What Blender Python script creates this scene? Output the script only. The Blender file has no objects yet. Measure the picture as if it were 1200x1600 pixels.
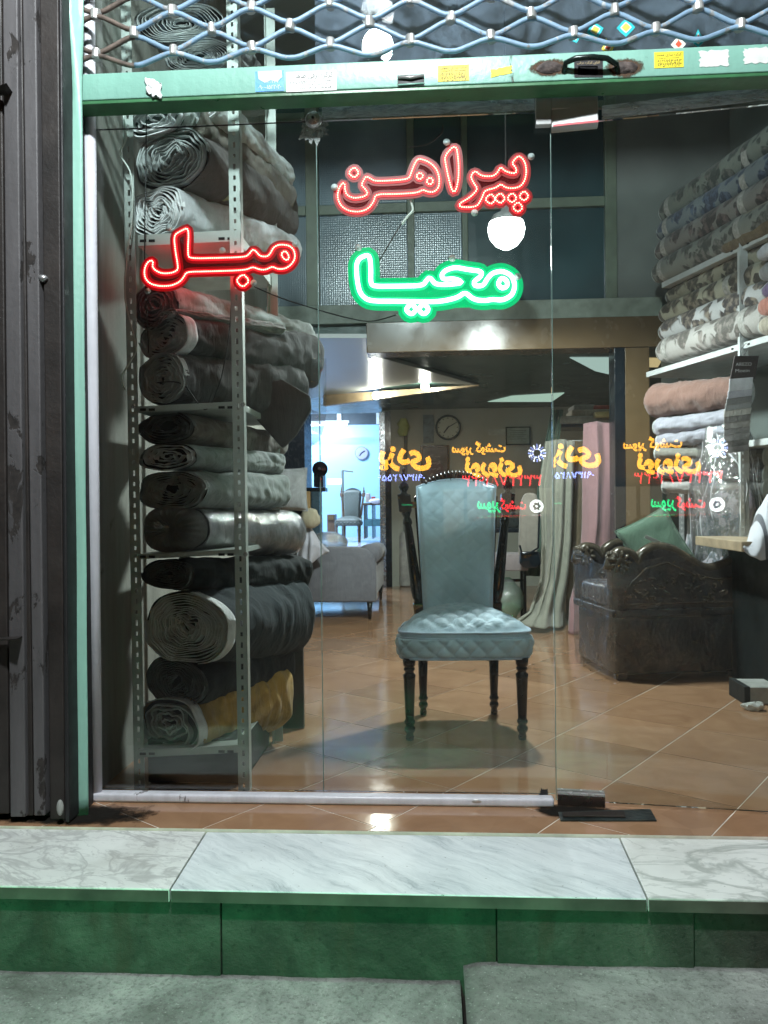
import bpy, bmesh, math, random
from mathutils import Vector, Matrix, noise
random.seed(7)
S = bpy.context.scene
R = math.radians
PI = math.pi
# ---------------------------------------------------------------- camera
FOC = 1250.0
YAW, PIT, ROLL = R(3.5), R(0.5), R(0.6)
CAM = Vector((0, -2.8, 1.0))
fw = Vector((-math.sin(YAW)*math.cos(PIT), math.cos(YAW)*math.cos(PIT), -math.sin(PIT)))
r_0 = fw.cross(Vector((0, 0, 1))).normalized(); u_0 = r_0.cross(fw)
rt = r_0*math.cos(ROLL) - u_0*math.sin(ROLL)
up = r_0*math.sin(ROLL) + u_0*math.cos(ROLL)
cd = bpy.data.cameras.new('camera'); cam = bpy.data.objects.new('camera', cd)
S.collection.objects.link(cam); S.camera = cam
cam.matrix_world = Matrix(((rt.x, up.x, -fw.x, CAM.x), (rt.y, up.y, -fw.y, CAM.y), (rt.z, up.z, -fw.z, CAM.z), (0, 0, 0, 1)))
cd.sensor_fit = 'VERTICAL'; cd.sensor_height = 32.0; cd.lens = FOC/1600*32.0
cd.clip_start = 0.05; cd.clip_end = 400
# ---------------------------------------------------------------- world (night)
W = bpy.data.worlds.new('World'); S.world = W; W.use_nodes = True
wn = W.node_tree.nodes; wl = W.node_tree.links
sky = wn.new('ShaderNodeTexSky'); sky.sky_type = 'NISHITA'; sky.sun_disc = False
sky.sun_elevation = R(-4); sky.sun_rotation = R(140)
wl.new(sky.outputs[0], wn['Background'].inputs[0]); wn['Background'].inputs[1].default_value = 0.12
S.view_settings.view_transform = 'Standard'; S.view_settings.look = 'None'
S.view_settings.exposure = 0.0; S.view_settings.gamma = 1
S.render.engine = 'CYCLES'
S.cycles.max_bounces = 6; S.cycles.transparent_max_bounces = 20; S.cycles.glossy_bounces = 3; S.cycles.diffuse_bounces = 3
S.cycles.sample_clamp_indirect = 4

def A(px, py, Y):
    """world point on the plane y = Y"""
    d = fw*FOC + rt*(px-600) - up*(py-800)
    return CAM + d*((Y-CAM.y)/d.y)
def Z(px, py, z=0.0):
    d = fw*FOC + rt*(px-600) - up*(py-800)
    return CAM + d*((z-CAM.z)/d.z)
def dep(p): return (Vector(p)-CAM).dot(fw)
V = Vector
# ---------------------------------------------------------------- materials
def lin(c):
    if isinstance(c, str):
        c = [int(c[i:i+2], 16)/255 for i in (0, 2, 4)]
        c = [x/12.92 if x <= .04045 else ((x+.055)/1.055)**2.4 for x in c]
    return (c[0], c[1], c[2], 1)
MC = {}
class NT:
    def __init__(s, name):
        s.m = bpy.data.materials.new(name); s.m.use_nodes = True
        s.t = s.m.node_tree; s.b = s.t.nodes['Principled BSDF']; s.out = s.t.nodes['Material Output']
    def n(s, ty, **k):
        x = s.t.nodes.new(ty)
        for a, v in k.items():
            if a.startswith('i_'):
                key = a[2:]; key = int(key) if key.isdigit() else key
                x.inputs[key].default_value = v
            else: setattr(x, a, v)
        return x
    def l(s, a, b): s.t.links.new(a, b)
    def co(s, scale=(1, 1, 1), rot=(0, 0, 0), kind='Object'):
        c = s.n('ShaderNodeTexCoord'); mp = s.n('ShaderNodeMapping')
        mp.inputs['Scale'].default_value = scale; mp.inputs['Rotation'].default_value = rot
        s.l(c.outputs[kind], mp.inputs[0]); return mp.outputs[0]
    def noise(s, scale, detail=4, rough=.55, vec=None, dist=0):
        x = s.n('ShaderNodeTexNoise'); x.inputs['Scale'].default_value = scale
        x.inputs['Detail'].default_value = detail; x.inputs['Roughness'].default_value = rough
        x.inputs['Distortion'].default_value = dist
        s.l(vec if vec else s.co(), x.inputs['Vector']); return x.outputs['Fac']
    def ramp(s, fac, stops):
        x = s.n('ShaderNodeValToRGB'); e = x.color_ramp.elements
        while len(e) < len(stops): e.new(.5)
        for i, (p, c) in enumerate(stops):
            e[i].position = p; e[i].color = lin(c) if not isinstance(c, (int, float)) else (c, c, c, 1)
        s.l(fac, x.inputs[0]); return x.outputs[0]
    def mix(s, fac, a, b):
        x = s.n('ShaderNodeMix', data_type='RGBA')
        for i, v in ((0, fac), (6, a), (7, b)):
            if hasattr(v, 'links'): s.l(v, x.inputs[i])
            elif i == 0: x.inputs[0].default_value = v
            else: x.inputs[i].default_value = lin(v)
        return x.outputs[2]
    def bump(s, h, strength=.3, dist=.01):
        x = s.n('ShaderNodeBump'); x.inputs['Strength'].default_value = strength
        x.inputs['Distance'].default_value = dist; s.l(h, x.inputs['Height'])
        s.l(x.outputs[0], s.b.inputs['Normal']); return x.outputs[0]
    def set(s, **k):
        for a, v in k.items():
            key = a.replace('_', ' ')
            if hasattr(v, 'links'): s.l(v, s.b.inputs[key])
            else: s.b.inputs[key].default_value = v
def plain(name, col, rough=.6, metal=0, var=.25, scale=12, bump=.15, bscale=60, coat=0):
    if name in MC: return MC[name]
    t = NT(name); c = lin(col)
    f = t.noise(scale)
    d = (c[0]*(1-var), c[1]*(1-var), c[2]*(1-var)); e = tuple(min(1, x*(1+var)) for x in c[:3])
    t.set(Base_Color=t.ramp(f, [(.3, d), (.7, e)]), Metallic=metal)
    t.set(Roughness=t.ramp(t.noise(scale*1.7), [(.3, max(0, rough-.08)), (.7, min(1, rough+.08))]))
    if bump: t.bump(t.noise(bscale, 6), bump, .004)
    if coat: t.set(Coat_Weight=coat)
    MC[name] = t.m; return t.m
def fabric(name, col, var=.3, sheen=.25, rough=.9, wr=0.5):
    if name in MC: return MC[name]
    t = NT(name); c = lin(col)
    v1 = t.co((9, 9, 9)); v2 = t.co((14, 14, 60), (0.5, 0.3, 0))
    f = t.noise(1, 6, .65, v1, 1.5)
    d = tuple(x*(1-var) for x in c[:3]); e = tuple(min(1, x*(1+var)) for x in c[:3])
    t.set(Base_Color=t.ramp(f, [(.28, d), (.72, e)]), Roughness=rough, Sheen_Weight=min(sheen, .02+max(c[:3])*1.2))
    w = t.noise(1, 6, .6, t.co((22, 22, 5), (.5, .6, 0)), 1.2); g = t.noise(500, 2)
    m = t.n('ShaderNodeMath', operation='MULTIPLY_ADD'); t.l(g, m.inputs[0]); m.inputs[1].default_value = .06; t.l(w, m.inputs[2])
    t.bump(m.outputs[0], wr, .02)
    MC[name] = t.m; return t.m
def emit(name, col, st):
    if name in MC: return MC[name]
    t = NT(name); t.set(Base_Color=(0, 0, 0, 1), Emission_Color=lin(col), Emission_Strength=st, Roughness=.4)
    MC[name] = t.m; return t.m
def peeling(name, paint, under, amount=.45, scale=5, stretch=.25, rough=.55, dirt=.5):
    """old paint with chipped islands where the under layer shows"""
    t = NT(name)
    v = t.co((1, 1, stretch))
    f = t.noise(scale, 8, .62, v, .4)
    mask = t.ramp(f, [(1-amount-.012, 0.), (1-amount+.012, 1.)])
    pc = lin(paint); k = tuple(x*(1-dirt) for x in pc[:3])
    pv = t.ramp(t.noise(9, 6, .7, t.co((1, 1, .15))), [(.3, k), (.62, pc[:3])])
    uc = lin(under); uv = t.ramp(t.noise(40, 5), [(.3, tuple(x*.5 for x in uc[:3])), (.7, tuple(x*1.5 for x in uc[:3]))])
    t.set(Base_Color=t.mix(mask, pv, uv), Roughness=t.ramp(mask, [(0, rough), (1, .9)]))
    m = t.n('ShaderNodeMath', operation='MULTIPLY_ADD'); t.l(mask, m.inputs[0]); m.inputs[1].default_value = -1
    t.l(t.noise(50, 5), m.inputs[2]); t.bump(m.outputs[0], .5, .003)
    return t.m
def glass(name, dust=.03, tint=(.93, .97, .96), ior=1.5, rough=0.0, smear=.12):
    t = NT(name); t.t.nodes.remove(t.b)
    fr = t.n('ShaderNodeFresnel'); fr.inputs[0].default_value = ior
    tr = t.n('ShaderNodeBsdfTransparent'); tr.inputs[0].default_value = (*tint, 1)
    gl = t.n('ShaderNodeBsdfGlossy'); gl.inputs['Roughness'].default_value = rough; gl.inputs['Color'].default_value = (1, 1, 1, 1)
    m1 = t.n('ShaderNodeMixShader'); t.l(fr.outputs[0], m1.inputs[0]); t.l(tr.outputs[0], m1.inputs[1]); t.l(gl.outputs[0], m1.inputs[2])
    df = t.n('ShaderNodeBsdfTranslucent'); df.inputs[0].default_value = (.8, .85, .85, 1)
    a = t.ramp(t.noise(2.2, 7, .6, t.co((1, 1, .6)), 1.2), [(.38, dust*.35), (.78, smear)])
    b = t.ramp(t.noise(150, 3, .5), [(.68, 0.), (.74, .25)])
    c = t.n('ShaderNodeMath', operation='MAXIMUM'); t.l(a, c.inputs[0]); t.l(b, c.inputs[1])
    c2 = t.n('ShaderNodeMath', operation='MULTIPLY'); t.l(c.outputs[0], c2.inputs[0]); c2.inputs[1].default_value = 1.0
    m2 = t.n('ShaderNodeMixShader'); t.l(a, m2.inputs[0]); t.l(m1.outputs[0], m2.inputs[1]); t.l(df.outputs[0], m2.inputs[2])
    t.l(m2.outputs[0], t.out.inputs[0]); return t.m
def residue(name, amount=.5, col=(.6, .68, .7), scale=(3, 3, 16)):
    """old silicone and dirt smeared on the pane"""
    t = NT(name); t.t.nodes.remove(t.b)
    tr = t.n('ShaderNodeBsdfTransparent'); df = t.n('ShaderNodeBsdfDiffuse'); df.inputs[0].default_value = (*col, 1)
    f = t.ramp(t.noise(2.5, 9, .72, t.co(scale), .8), [(.36, amount*.12), (.66, amount)])
    tl = t.n('ShaderNodeBsdfTranslucent'); tl.inputs[0].default_value = (*col, 1); mm = t.n('ShaderNodeMixShader'); mm.inputs[0].default_value = .55; t.l(df.outputs[0], mm.inputs[1]); t.l(tl.outputs[0], mm.inputs[2])
    m = t.n('ShaderNodeMixShader'); t.l(f, m.inputs[0]); t.l(tr.outputs[0], m.inputs[1]); t.l(mm.outputs[0], m.inputs[2])
    t.l(m.outputs[0], t.out.inputs[0]); return t.m
def film(name, tint=(.9, .92, .92), gloss=.22, white=.05):
    """clear plastic sheet with creases"""
    t = NT(name); t.t.nodes.remove(t.b)
    lw = t.n('ShaderNodeLayerWeight'); lw.inputs[0].default_value = .35
    tr = t.n('ShaderNodeBsdfTransparent'); tr.inputs[0].default_value = (*tint, 1)
    gl = t.n('ShaderNodeBsdfGlossy'); gl.inputs['Roughness'].default_value = .10
    bp = t.n('ShaderNodeBump'); bp.inputs['Strength'].default_value = .9; bp.inputs['Distance'].default_value = .03
    t.l(t.noise(7, 6, .6, t.co((1, 1, .6)), 2.5), bp.inputs['Height'])
    t.l(bp.outputs[0], gl.inputs['Normal']); t.l(bp.outputs[0], lw.inputs['Normal'])
    f = t.n('ShaderNodeMapRange'); f.inputs['To Min'].default_value = gloss*.35; f.inputs['To Max'].default_value = gloss*2.2
    t.l(lw.outputs['Facing'], f.inputs[0])
    m1 = t.n('ShaderNodeMixShader'); t.l(f.outputs[0], m1.inputs[0]); t.l(tr.outputs[0], m1.inputs[1]); t.l(gl.outputs[0], m1.inputs[2])
    df = t.n('ShaderNodeBsdfDiffuse'); df.inputs[0].default_value = (.6, .6, .6, 1)
    m2 = t.n('ShaderNodeMixShader'); m2.inputs[0].default_value = white
    t.l(m1.outputs[0], m2.inputs[1]); t.l(df.outputs[0], m2.inputs[2]); t.l(m2.outputs[0], t.out.inputs[0]); return t.m

# ---------------------------------------------------------------- mesh helpers
class MB:
    def __init__(s): s.v = []; s.f = []
    def add(s, vs, fs):
        o = len(s.v); s.v += [tuple(v) for v in vs]; s.f += [tuple(i+o for i in f) for f in fs]; return s
    def box(s, x0, x1, y0, y1, z0, z1):
        return s.add([(x, y, z) for x in (x0, x1) for y in (y0, y1) for z in (z0, z1)],
                     [(0, 1, 3, 2), (4, 6, 7, 5), (0, 4, 5, 1), (2, 3, 7, 6), (0, 2, 6, 4), (1, 5, 7, 3)])
    def hexa(s, lo, hi):       # two quads of four points
        return s.add(list(lo)+list(hi), [(3, 2, 1, 0), (4, 5, 6, 7)]+[(i, (i+1) % 4, (i+1) % 4+4, i+4) for i in range(4)])
    def prism(s, pts, off):
        n = len(pts); off = V(off)
        return s.add([V(p) for p in pts]+[V(p)+off for p in pts], [tuple(range(n))[::-1], tuple(range(n, 2*n))]+[(i, (i+1) % n, (i+1) % n+n, i+n) for i in range(n)])
    def bar(s, a, b, w, h, upv=(0, 0, 1)):
        a, b = V(a), V(b); d = (b-a).normalized(); sd = d.cross(V(upv))
        if sd.length < 1e-4: sd = d.cross(V((0, 1, 0)))
        sd.normalize(); u2 = sd.cross(d).normalized()
        q = [sd*w/2*i+u2*h/2*j for i, j in ((-1, -1), (1, -1), (1, 1), (-1, 1))]
        return s.hexa([a+x for x in q], [b+x for x in q])
    def tube(s, path, r, n=8, closed=False, caps=True, flat=None):
        path = [V(p) for p in path]; m = len(path); vs = []
        prev = None
        for i, p in enumerate(path):
            if closed: t = path[(i+1) % m]-path[i-1]
            else: t = path[min(i+1, m-1)]-path[max(i-1, 0)]
            if t.length < 1e-9: t = V((0, 0, 1))
            t.normalize()
            if prev is None:
                ref = V((0, 0, 1)) if abs(t.z) < .9 else V((0, 1, 0)); nr = t.cross(ref).normalized()
            else: nr = (prev - t*prev.dot(t)).normalized()
            prev = nr; bn = t.cross(nr); rr = r[i] if isinstance(r, (list, tuple)) else r
            for k in range(n):
                a = 2*PI*k/n; vs.append(p+nr*math.cos(a)*rr+bn*math.sin(a)*rr*(flat if flat else 1))
        fs = []
        for i in range(m if closed else m-1):
            for k in range(n):
                j = (i+1) % m; fs.append((i*n+k, i*n+(k+1) % n, j*n+(k+1) % n, j*n+k))
        if caps and not closed: fs += [tuple(range(n))[::-1], tuple(range((m-1)*n, m*n))]
        return s.add(vs, fs)
    def lathe(s, prof, c, n=20, axis=(0, 0, 1), sx=1):
        ax = V(axis).normalized(); ref = V((1, 0, 0)) if abs(ax.x) < .9 else V((0, 1, 0))
        e1 = (ref-ax*ref.dot(ax)).normalized(); e2 = ax.cross(e1); c = V(c); vs = []
        for r_, h in prof:
            for k in range(n):
                a = 2*PI*k/n; vs.append(c+ax*h+e1*math.cos(a)*r_*sx+e2*math.sin(a)*r_)
        fs = [(i*n+k, i*n+(k+1) % n, (i+1)*n+(k+1) % n, (i+1)*n+k) for i in range(len(prof)-1) for k in range(n)]
        fs += [tuple(range(n))[::-1], tuple(range((len(prof)-1)*n, len(prof)*n))]
        return s.add(vs, fs)
    def ball(s, c, r, n=12, sc=(1, 1, 1)):
        c = V(c); vs = []; m = n//2+1
        for i in range(m+1):
            t = PI*i/m
            for k in range(n): a = 2*PI*k/n; vs.append(c+V((math.sin(t)*math.cos(a)*r*sc[0], math.sin(t)*math.sin(a)*r*sc[1], math.cos(t)*r*sc[2])))
        return s.add(vs, [(i*n+k, i*n+(k+1) % n, (i+1)*n+(k+1) % n, (i+1)*n+k) for i in range(m) for k in range(n)])
    def grid(s, fn, nu, nv, cu=False):
        vs = [fn(i/(nu if cu else nu-1), j/(nv-1)) for j in range(nv) for i in range(nu)]
        fs = [(j*nu+i, j*nu+(i+1) % nu, (j+1)*nu+(i+1) % nu, (j+1)*nu+i) for j in range(nv-1) for i in range(nu if cu else nu-1)]
        return s.add(vs, fs)
def link(name, mb, mat, parent=None, smooth=False, bevel=0, local=False, seg=2, solid=0, weld=True):
    off = V((0, 0, 0))
    if parent and not local:
        q = parent
        while q is not None: off += q.location; q = q.parent
    me = bpy.data.meshes.new(name)
    me.from_pydata([tuple(V(v)-off) for v in mb.v], [], mb.f)
    bm = bmesh.new(); bm.from_mesh(me)
    if weld: bmesh.ops.remove_doubles(bm, verts=bm.verts, dist=1e-6)
    bmesh.ops.recalc_face_normals(bm, faces=bm.faces); bm.to_mesh(me); bm.free()
    if smooth:
        for p in me.polygons: p.use_smooth = True
    o = bpy.data.objects.new(name, me); S.collection.objects.link(o); me.materials.append(mat)
    if parent: o.parent = parent
    if solid: md = o.modifiers.new('solid', 'SOLIDIFY'); md.thickness = solid; md.offset = 0
    if bevel:
        md = o.modifiers.new('bevel', 'BEVEL'); md.width = bevel; md.segments = seg; md.limit_method = 'ANGLE'
        md.harden_normals = False
        for p in me.polygons: p.use_smooth = seg > 2
    return o
def tag(o, label, cat, group=None):
    o['label'] = label; o['category'] = cat
    if group: o['group'] = group
    return o
def thing(name, label, cat, loc=(0, 0, 0), rz=0, group=None):
    o = bpy.data.objects.new(name, None); S.collection.objects.link(o); o.location = loc; o.rotation_euler = (0, 0, rz)
    o.empty_display_size = .1
    return tag(o, label, cat, group)
def struct(o): o['kind'] = 'structure'; return o
def stuff(o): o['kind'] = 'stuff'; return o
def dup(root, loc, rz, label, group=None):
    c = root.copy(); S.collection.objects.link(c); c.location = loc; c.rotation_euler = (0, 0, rz); c['label'] = label
    if group: c['group'] = group
    for ch in list(root.children):
        d = ch.copy(); S.collection.objects.link(d); d.parent = c
        for g in list(ch.children):
            e = g.copy(); S.collection.objects.link(e); e.parent = d
    return c

# Persian lettering: joined forms picked by hand, laid out left to right for the text object
FORMS = {'ب': 'FE8F', 'پ': 'FB56', 'ت': 'FE95', 'ث': 'FE99', 'ج': 'FE9D', 'ح': 'FEA1', 'س': 'FEB1', 'ش': 'FEB5', 'ف': 'FED1', 'ق': 'FED5', 'ک': 'FB8E',
         'گ': 'FB92', 'ل': 'FEDD', 'م': 'FEE1', 'ن': 'FEE5', 'ه': 'FEE9', 'ی': 'FBFC', 'ط': 'FEC1', 'ع': 'FEC9'}
RJ = {'ا': 'FE8D', 'د': 'FEA9', 'ر': 'FEAD', 'ز': 'FEAF', 'و': 'FEED', 'آ': 'FE81'}
def fa(s):
    out = []; n = len(s); pj = False
    for i, ch in enumerate(s):
        nx = s[i+1] if i+1 < n else ' '
        nj = nx in FORMS or nx in RJ
        if ch in FORMS:
            b = int(FORMS[ch], 16)
            out.append(chr(b+(3 if pj and nj else 1 if pj else 2 if nj else 0))); pj = nj
        elif ch in RJ:
            b = int(RJ[ch], 16); out.append(chr(b+(1 if pj else 0))); pj = False
        else: out.append(ch); pj = False
    # right-to-left words become left-to-right runs, number runs keep their order
    toks = []; num = ''
    for c in out:
        if c in '۰۱۲۳۴۵۶۷۸۹-0123456789': num += c
        else:
            if num: toks.append(num); num = ''
            toks.append(c)
    if num: toks.append(num)
    return ''.join(reversed(toks))
def text(name, s, center, width, height, mat, parent, right=(1, 0, 0), upv=(0, 0, 1), thick=.0006, offset=0.0, persian=True):
    """lettering as a mesh fitted into width x height round its centre; faces right x up"""
    c = bpy.data.curves.new(name, 'FONT'); c.body = fa(s) if persian else s; c.size = 1; c.extrude = .02; c.offset = offset
    c.resolution_u = 4
    o = bpy.data.objects.new(name, c); S.collection.objects.link(o)
    dg = bpy.context.evaluated_depsgraph_get(); me = bpy.data.meshes.new_from_object(o.evaluated_get(dg))
    bpy.data.objects.remove(o); bpy.data.curves.remove(c)
    xs = [v.co.x for v in me.vertices]; ys = [v.co.y for v in me.vertices]
    if not xs: return None
    x0, x1, y0, y1 = min(xs), max(xs), min(ys), max(ys)
    sx = width/(x1-x0); sy = height/(y1-y0)
    rv, uv = V(right).normalized(), V(upv).normalized(); nv = rv.cross(uv)
    off = V((0, 0, 0)); q = parent
    while q is not None: off += q.location; q = q.parent
    for v in me.vertices:
        v.co = V(center) + rv*((v.co.x-(x0+x1)/2)*sx) + uv*((v.co.y-(y0+y1)/2)*sy) + nv*(v.co.z/.02*thick) - off
    me.materials.clear(); me.materials.append(mat); me.name = name
    ob = bpy.data.objects.new(name, me); S.collection.objects.link(ob); ob.parent = parent
    return ob

# ================================================================= LARGE STRUCTURE
YG = -0.11                          # plane of the shop window
# --- materials of the place
def tile_mat():
    t = NT('glazed_tile')
    v = t.co((1, 1, 1)); oi = t.n('ShaderNodeObjectInfo')
    add = t.n('ShaderNodeVectorMath', operation='ADD'); t.l(v, add.inputs[0]); sc = t.n('ShaderNodeVectorMath', operation='SCALE')
    cmb = t.n('ShaderNodeCombineXYZ'); t.l(oi.outputs['Random'], cmb.inputs[0]); t.l(oi.outputs['Random'], cmb.inputs[1]); t.l(cmb.outputs[0], sc.inputs[0]); sc.inputs['Scale'].default_value = 37
    t.l(sc.outputs[0], add.inputs[1])
    f = t.noise(5, 6, .55, add.outputs[0], 1.0)
    vo = t.n('ShaderNodeTexVoronoi'); vo.inputs['Scale'].default_value = 7; t.l(add.outputs[0], vo.inputs[0])
    patch = t.ramp(vo.outputs['Color'], [(.2, (.29, .165, .100)), (.8, (.36, .215, .135))])
    base = t.ramp(f, [(.3, (.29, .150, .076)), (.55, (.37, .205, .11)), (.75, (.45, .27, .155))])
    c = t.mix(.45, base, patch)
    hs = t.n('ShaderNodeHueSaturation'); t.l(c, hs.inputs['Color'])
    mr = t.n('ShaderNodeMapRange'); mr.inputs['To Min'].default_value = .85; mr.inputs['To Max'].default_value = 1.12
    t.l(oi.outputs['Random'], mr.inputs[0]); t.l(mr.outputs[0], hs.inputs['Value'])
    t.set(Base_Color=hs.outputs[0], Roughness=t.ramp(t.noise(14, 5), [(.3, .06), (.75, .17)]), Specular_IOR_Level=.6)
    t.bump(t.noise(9, 3), .05, .004)
    return t.m
M_tile = tile_mat()
M_grout = plain('grout', (.62, .56, .48), .8)
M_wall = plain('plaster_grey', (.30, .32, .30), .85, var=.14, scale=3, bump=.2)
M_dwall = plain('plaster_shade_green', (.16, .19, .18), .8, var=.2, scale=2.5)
M_lwall = peeling('stained_plaster', (.34, .34, .30), (.20, .19, .16), .33, 2.2, .35, .8, .35)
M_brown = plain('brown_panel', (.105, .070, .036), .24, var=.12, scale=4, bump=.03)
M_asph = plain('asphalt', (.05, .05, .05), .9, var=.4, scale=20, bump=.5, bscale=90)

# street, far ground
g = struct(link('ground', MB().box(-150, 150, -150, 40, -.62, -.42), M_asph))
def conc():
    t = NT('rough_concrete')
    f = t.noise(3.2, 10, .74, None, .5); g_ = t.noise(75, 6, .75); st_ = t.noise(.9, 5, .6, None, 1.0)
    c = t.ramp(f, [(.34, (.12, .125, .11)), (.5, (.25, .26, .24)), (.64, (.38, .39, .36))])
    c = t.mix(t.ramp(st_, [(.50, 0.), (.66, .6)]), c, (.13, .13, .115))
    c = t.mix(t.ramp(g_, [(.50, 0.), (.64, .65)]), c, (.09, .09, .08))
    c = t.mix(t.ramp(t.noise(120, 2, .5), [(.66, 0.), (.72, .5)]), c, (.5, .5, .47))
    t.set(Base_Color=c, Roughness=.88)
    m = t.n('ShaderNodeMath', operation='ADD'); t.l(f, m.inputs[0]); t.l(g_, m.inputs[1]); t.bump(m.outputs[0], .8, .008); return t.m
M_conc = conc()
def slabtop(name, x0, x1, y0, y1, z, seed):
    def fn(u, v):
        x = x0+(x1-x0)*u; y = y0+(y1-y0)*v
        e = .006*noise.noise((x*4, y*4, seed))+.003*noise.noise((x*17, y*17, seed))
        edge = min(1, v*26, (u*(x1-x0))/.05 if seed == 2 else 1)
        wob = .014*noise.noise((x*4, 3, seed))
        return V((x, y+wob*(1 if v < .99 else 0)*0, z+e-(1-edge)**2*.012))
    mb = MB().grid(fn, 110, 50)
    o = link(name, mb, M_conc, smooth=True); md = o.modifiers.new('s', 'SOLIDIFY'); md.thickness = .16; md.offset = -1
    return struct(o)
xs = Z(722, 1520, -.2).x
slabtop('pavement', -4, xs-.004, -1.9, -.714, -.243, 1)
slabtop('pavement', xs+.004, 4, -1.9, -.714, -.192, 2)
# marble ledge, three slabs
def marble(nm, base, vein, sc, rot, w):
    t = NT(nm)
    v = t.co((1, 1, 1), (0, 0, rot))
    n1 = t.n('ShaderNodeTexNoise'); n1.inputs['Scale'].default_value = 5; n1.inputs['Detail'].default_value = 6; t.l(v, n1.inputs['Vector'])
    ad = t.n('ShaderNodeMix', data_type='RGBA', blend_type='LINEAR_LIGHT'); ad.inputs[0].default_value = w
    t.l(v, ad.inputs[6]); t.l(n1.outputs['Color'], ad.inputs[7])
    if sc[0] == 'v':
        def vein_of(scale, w_, k):
            x = t.n('ShaderNodeTexNoise'); x.inputs['Scale'].default_value = scale; x.inputs['Detail'].default_value = 9; x.inputs['Roughness'].default_value = .55; x.inputs['Distortion'].default_value = 1.2
            mp = t.n('ShaderNodeMapping'); mp.inputs['Scale'].default_value = (1, 2.2, 1); mp.inputs['Rotation'].default_value = (0, 0, k); t.l(v, mp.inputs[0]); t.l(mp.outputs[0], x.inputs['Vector'])
            return t.ramp(x.outputs['Fac'], [(.5-w_*3, 0.), (.5-w_*.3, .8), (.5+w_*.3, .8), (.5+w_*4, 0.)])
        a1, a2 = vein_of(sc[1]*.35, .012, .7), vein_of(sc[1]*.9, .010, -.5)
        mx = t.n('ShaderNodeMath', operation='MAXIMUM'); t.l(a1, mx.inputs[0])
        m2 = t.n('ShaderNodeMath', operation='MULTIPLY'); t.l(a2, m2.inputs[0]); m2.inputs[1].default_value = .55; t.l(m2.outputs[0], mx.inputs[1]); f = mx.outputs[0]
    else:
        wv = t.n('ShaderNodeTexNoise'); wv.inputs['Scale'].default_value = sc[1]; wv.inputs['Detail'].default_value = 12; wv.inputs['Roughness'].default_value = .78
        mp = t.n('ShaderNodeMapping'); mp.inputs['Scale'].default_value = (6, .7, 1); t.l(ad.outputs[2], mp.inputs[0]); t.l(mp.outputs[0], wv.inputs['Vector'])
        f = t.ramp(wv.outputs['Fac'], [(.44, 0.), (.56, .35), (.66, 1.)])
    cl = t.ramp(t.noise(4, 5), [(.3, tuple(x*.82 for x in base)), (.7, base)])
    c = t.mix(f, cl, vein)
    pits = t.ramp(t.noise(95, 3, .5), [(.70, 0.), (.74, .8)])
    c = t.mix(pits, c, (.12, .13, .12))
    st = t.ramp(t.noise(3, 7, .65), [(.55, 0.), (.8, .5)]); c = t.mix(st, c, (.28, .27, .23))
    t.set(Base_Color=c, Roughness=.34); t.bump(t.noise(40, 6), .12, .003); return t.m
M_marb = [marble('marble_veined', (.77, .78, .75), (.40, .40, .39), ('v', 9), .3, .12),
          marble('marble_streaked', (.76, .80, .81), (.30, .35, .37), ('n', 3.2), -.9, .05),
          marble('marble_cracked', (.78, .80, .76), (.33, .36, .33), ('v', 5), .1, .16)]
ledge = thing('stone_ledge', 'white marble ledge of three slabs below the shop window', 'ledge', (0, -.54, -.25))
ZM = -.008
b0, b1 = Z(327, 1292, ZM), Z(965, 1303, ZM)
f0_, f1_ = Z(270, 1382, ZM), Z(1006, 1393, ZM)
yb, yf = -.362, -.735
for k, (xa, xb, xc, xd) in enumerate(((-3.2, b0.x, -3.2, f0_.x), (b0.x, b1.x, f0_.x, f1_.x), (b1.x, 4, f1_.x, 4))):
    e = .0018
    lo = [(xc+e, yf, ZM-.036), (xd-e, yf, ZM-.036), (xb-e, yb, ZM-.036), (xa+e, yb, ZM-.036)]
    link('slab_edge', MB().box(xc+e+.002, xd-e-.002, yf-.0022, yf-.0002, ZM-.034, ZM-.0045), plain('shaded_dirty_edge', (.075, .070, .058), .7, var=.5, scale=6), ledge)  # strip darkens the street face: its shade and dirt put into the colour
    link('marble_slab', MB().hexa(lo, [(x, y, ZM-(0.0015 if k == 1 else 0)) for x, y, z in lo]), M_marb[k], ledge, bevel=.003)
# riser below the ledge: dark stone panels with joints
def riser_mat():
    t = NT('damp_stone')
    a = t.noise(3, 8, .7, t.co((1, 1, 1)), .8); b = t.noise(7, 7, .7, t.co((1.6, 1, .35)))
    c = t.ramp(a, [(.30, (.012, .012, .010)), (.48, (.040, .038, .032)), (.62, (.070, .068, .058)), (.78, (.11, .105, .09))])
    c = t.mix(t.ramp(b, [(.52, 0.), (.66, .75)]), c, (.045, .030, .022))
    c = t.mix(t.ramp(t.noise(45, 6, .7), [(.56, 0.), (.66, .6)]), c, (.012, .012, .010))
    t.set(Base_Color=c, Roughness=.75); t.bump(t.noise(14, 9, .72), .9, .012); return t.m
M_riser = riser_mat()
rw = thing('riser_wall', 'dark damp stone riser under the marble ledge', 'wall', (0, -.7, -.3))
xr = [-3.2, A(345, 1440, -.72).x, A(776, 1440, -.72).x, A(1085, 1440, -.72).x, 4]
for k in range(len(xr)-1):
    link('stone_panel', MB().box(xr[k]+.0012, xr[k+1]-.0012, -.722+.006*(k % 2), -.66, -.44, ZM-.037), M_riser, rw, bevel=.003)
link('lower_course', MB().box(-3.2, 4, -.66, -.40, -.44, ZM-.037), M_riser, rw)

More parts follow.
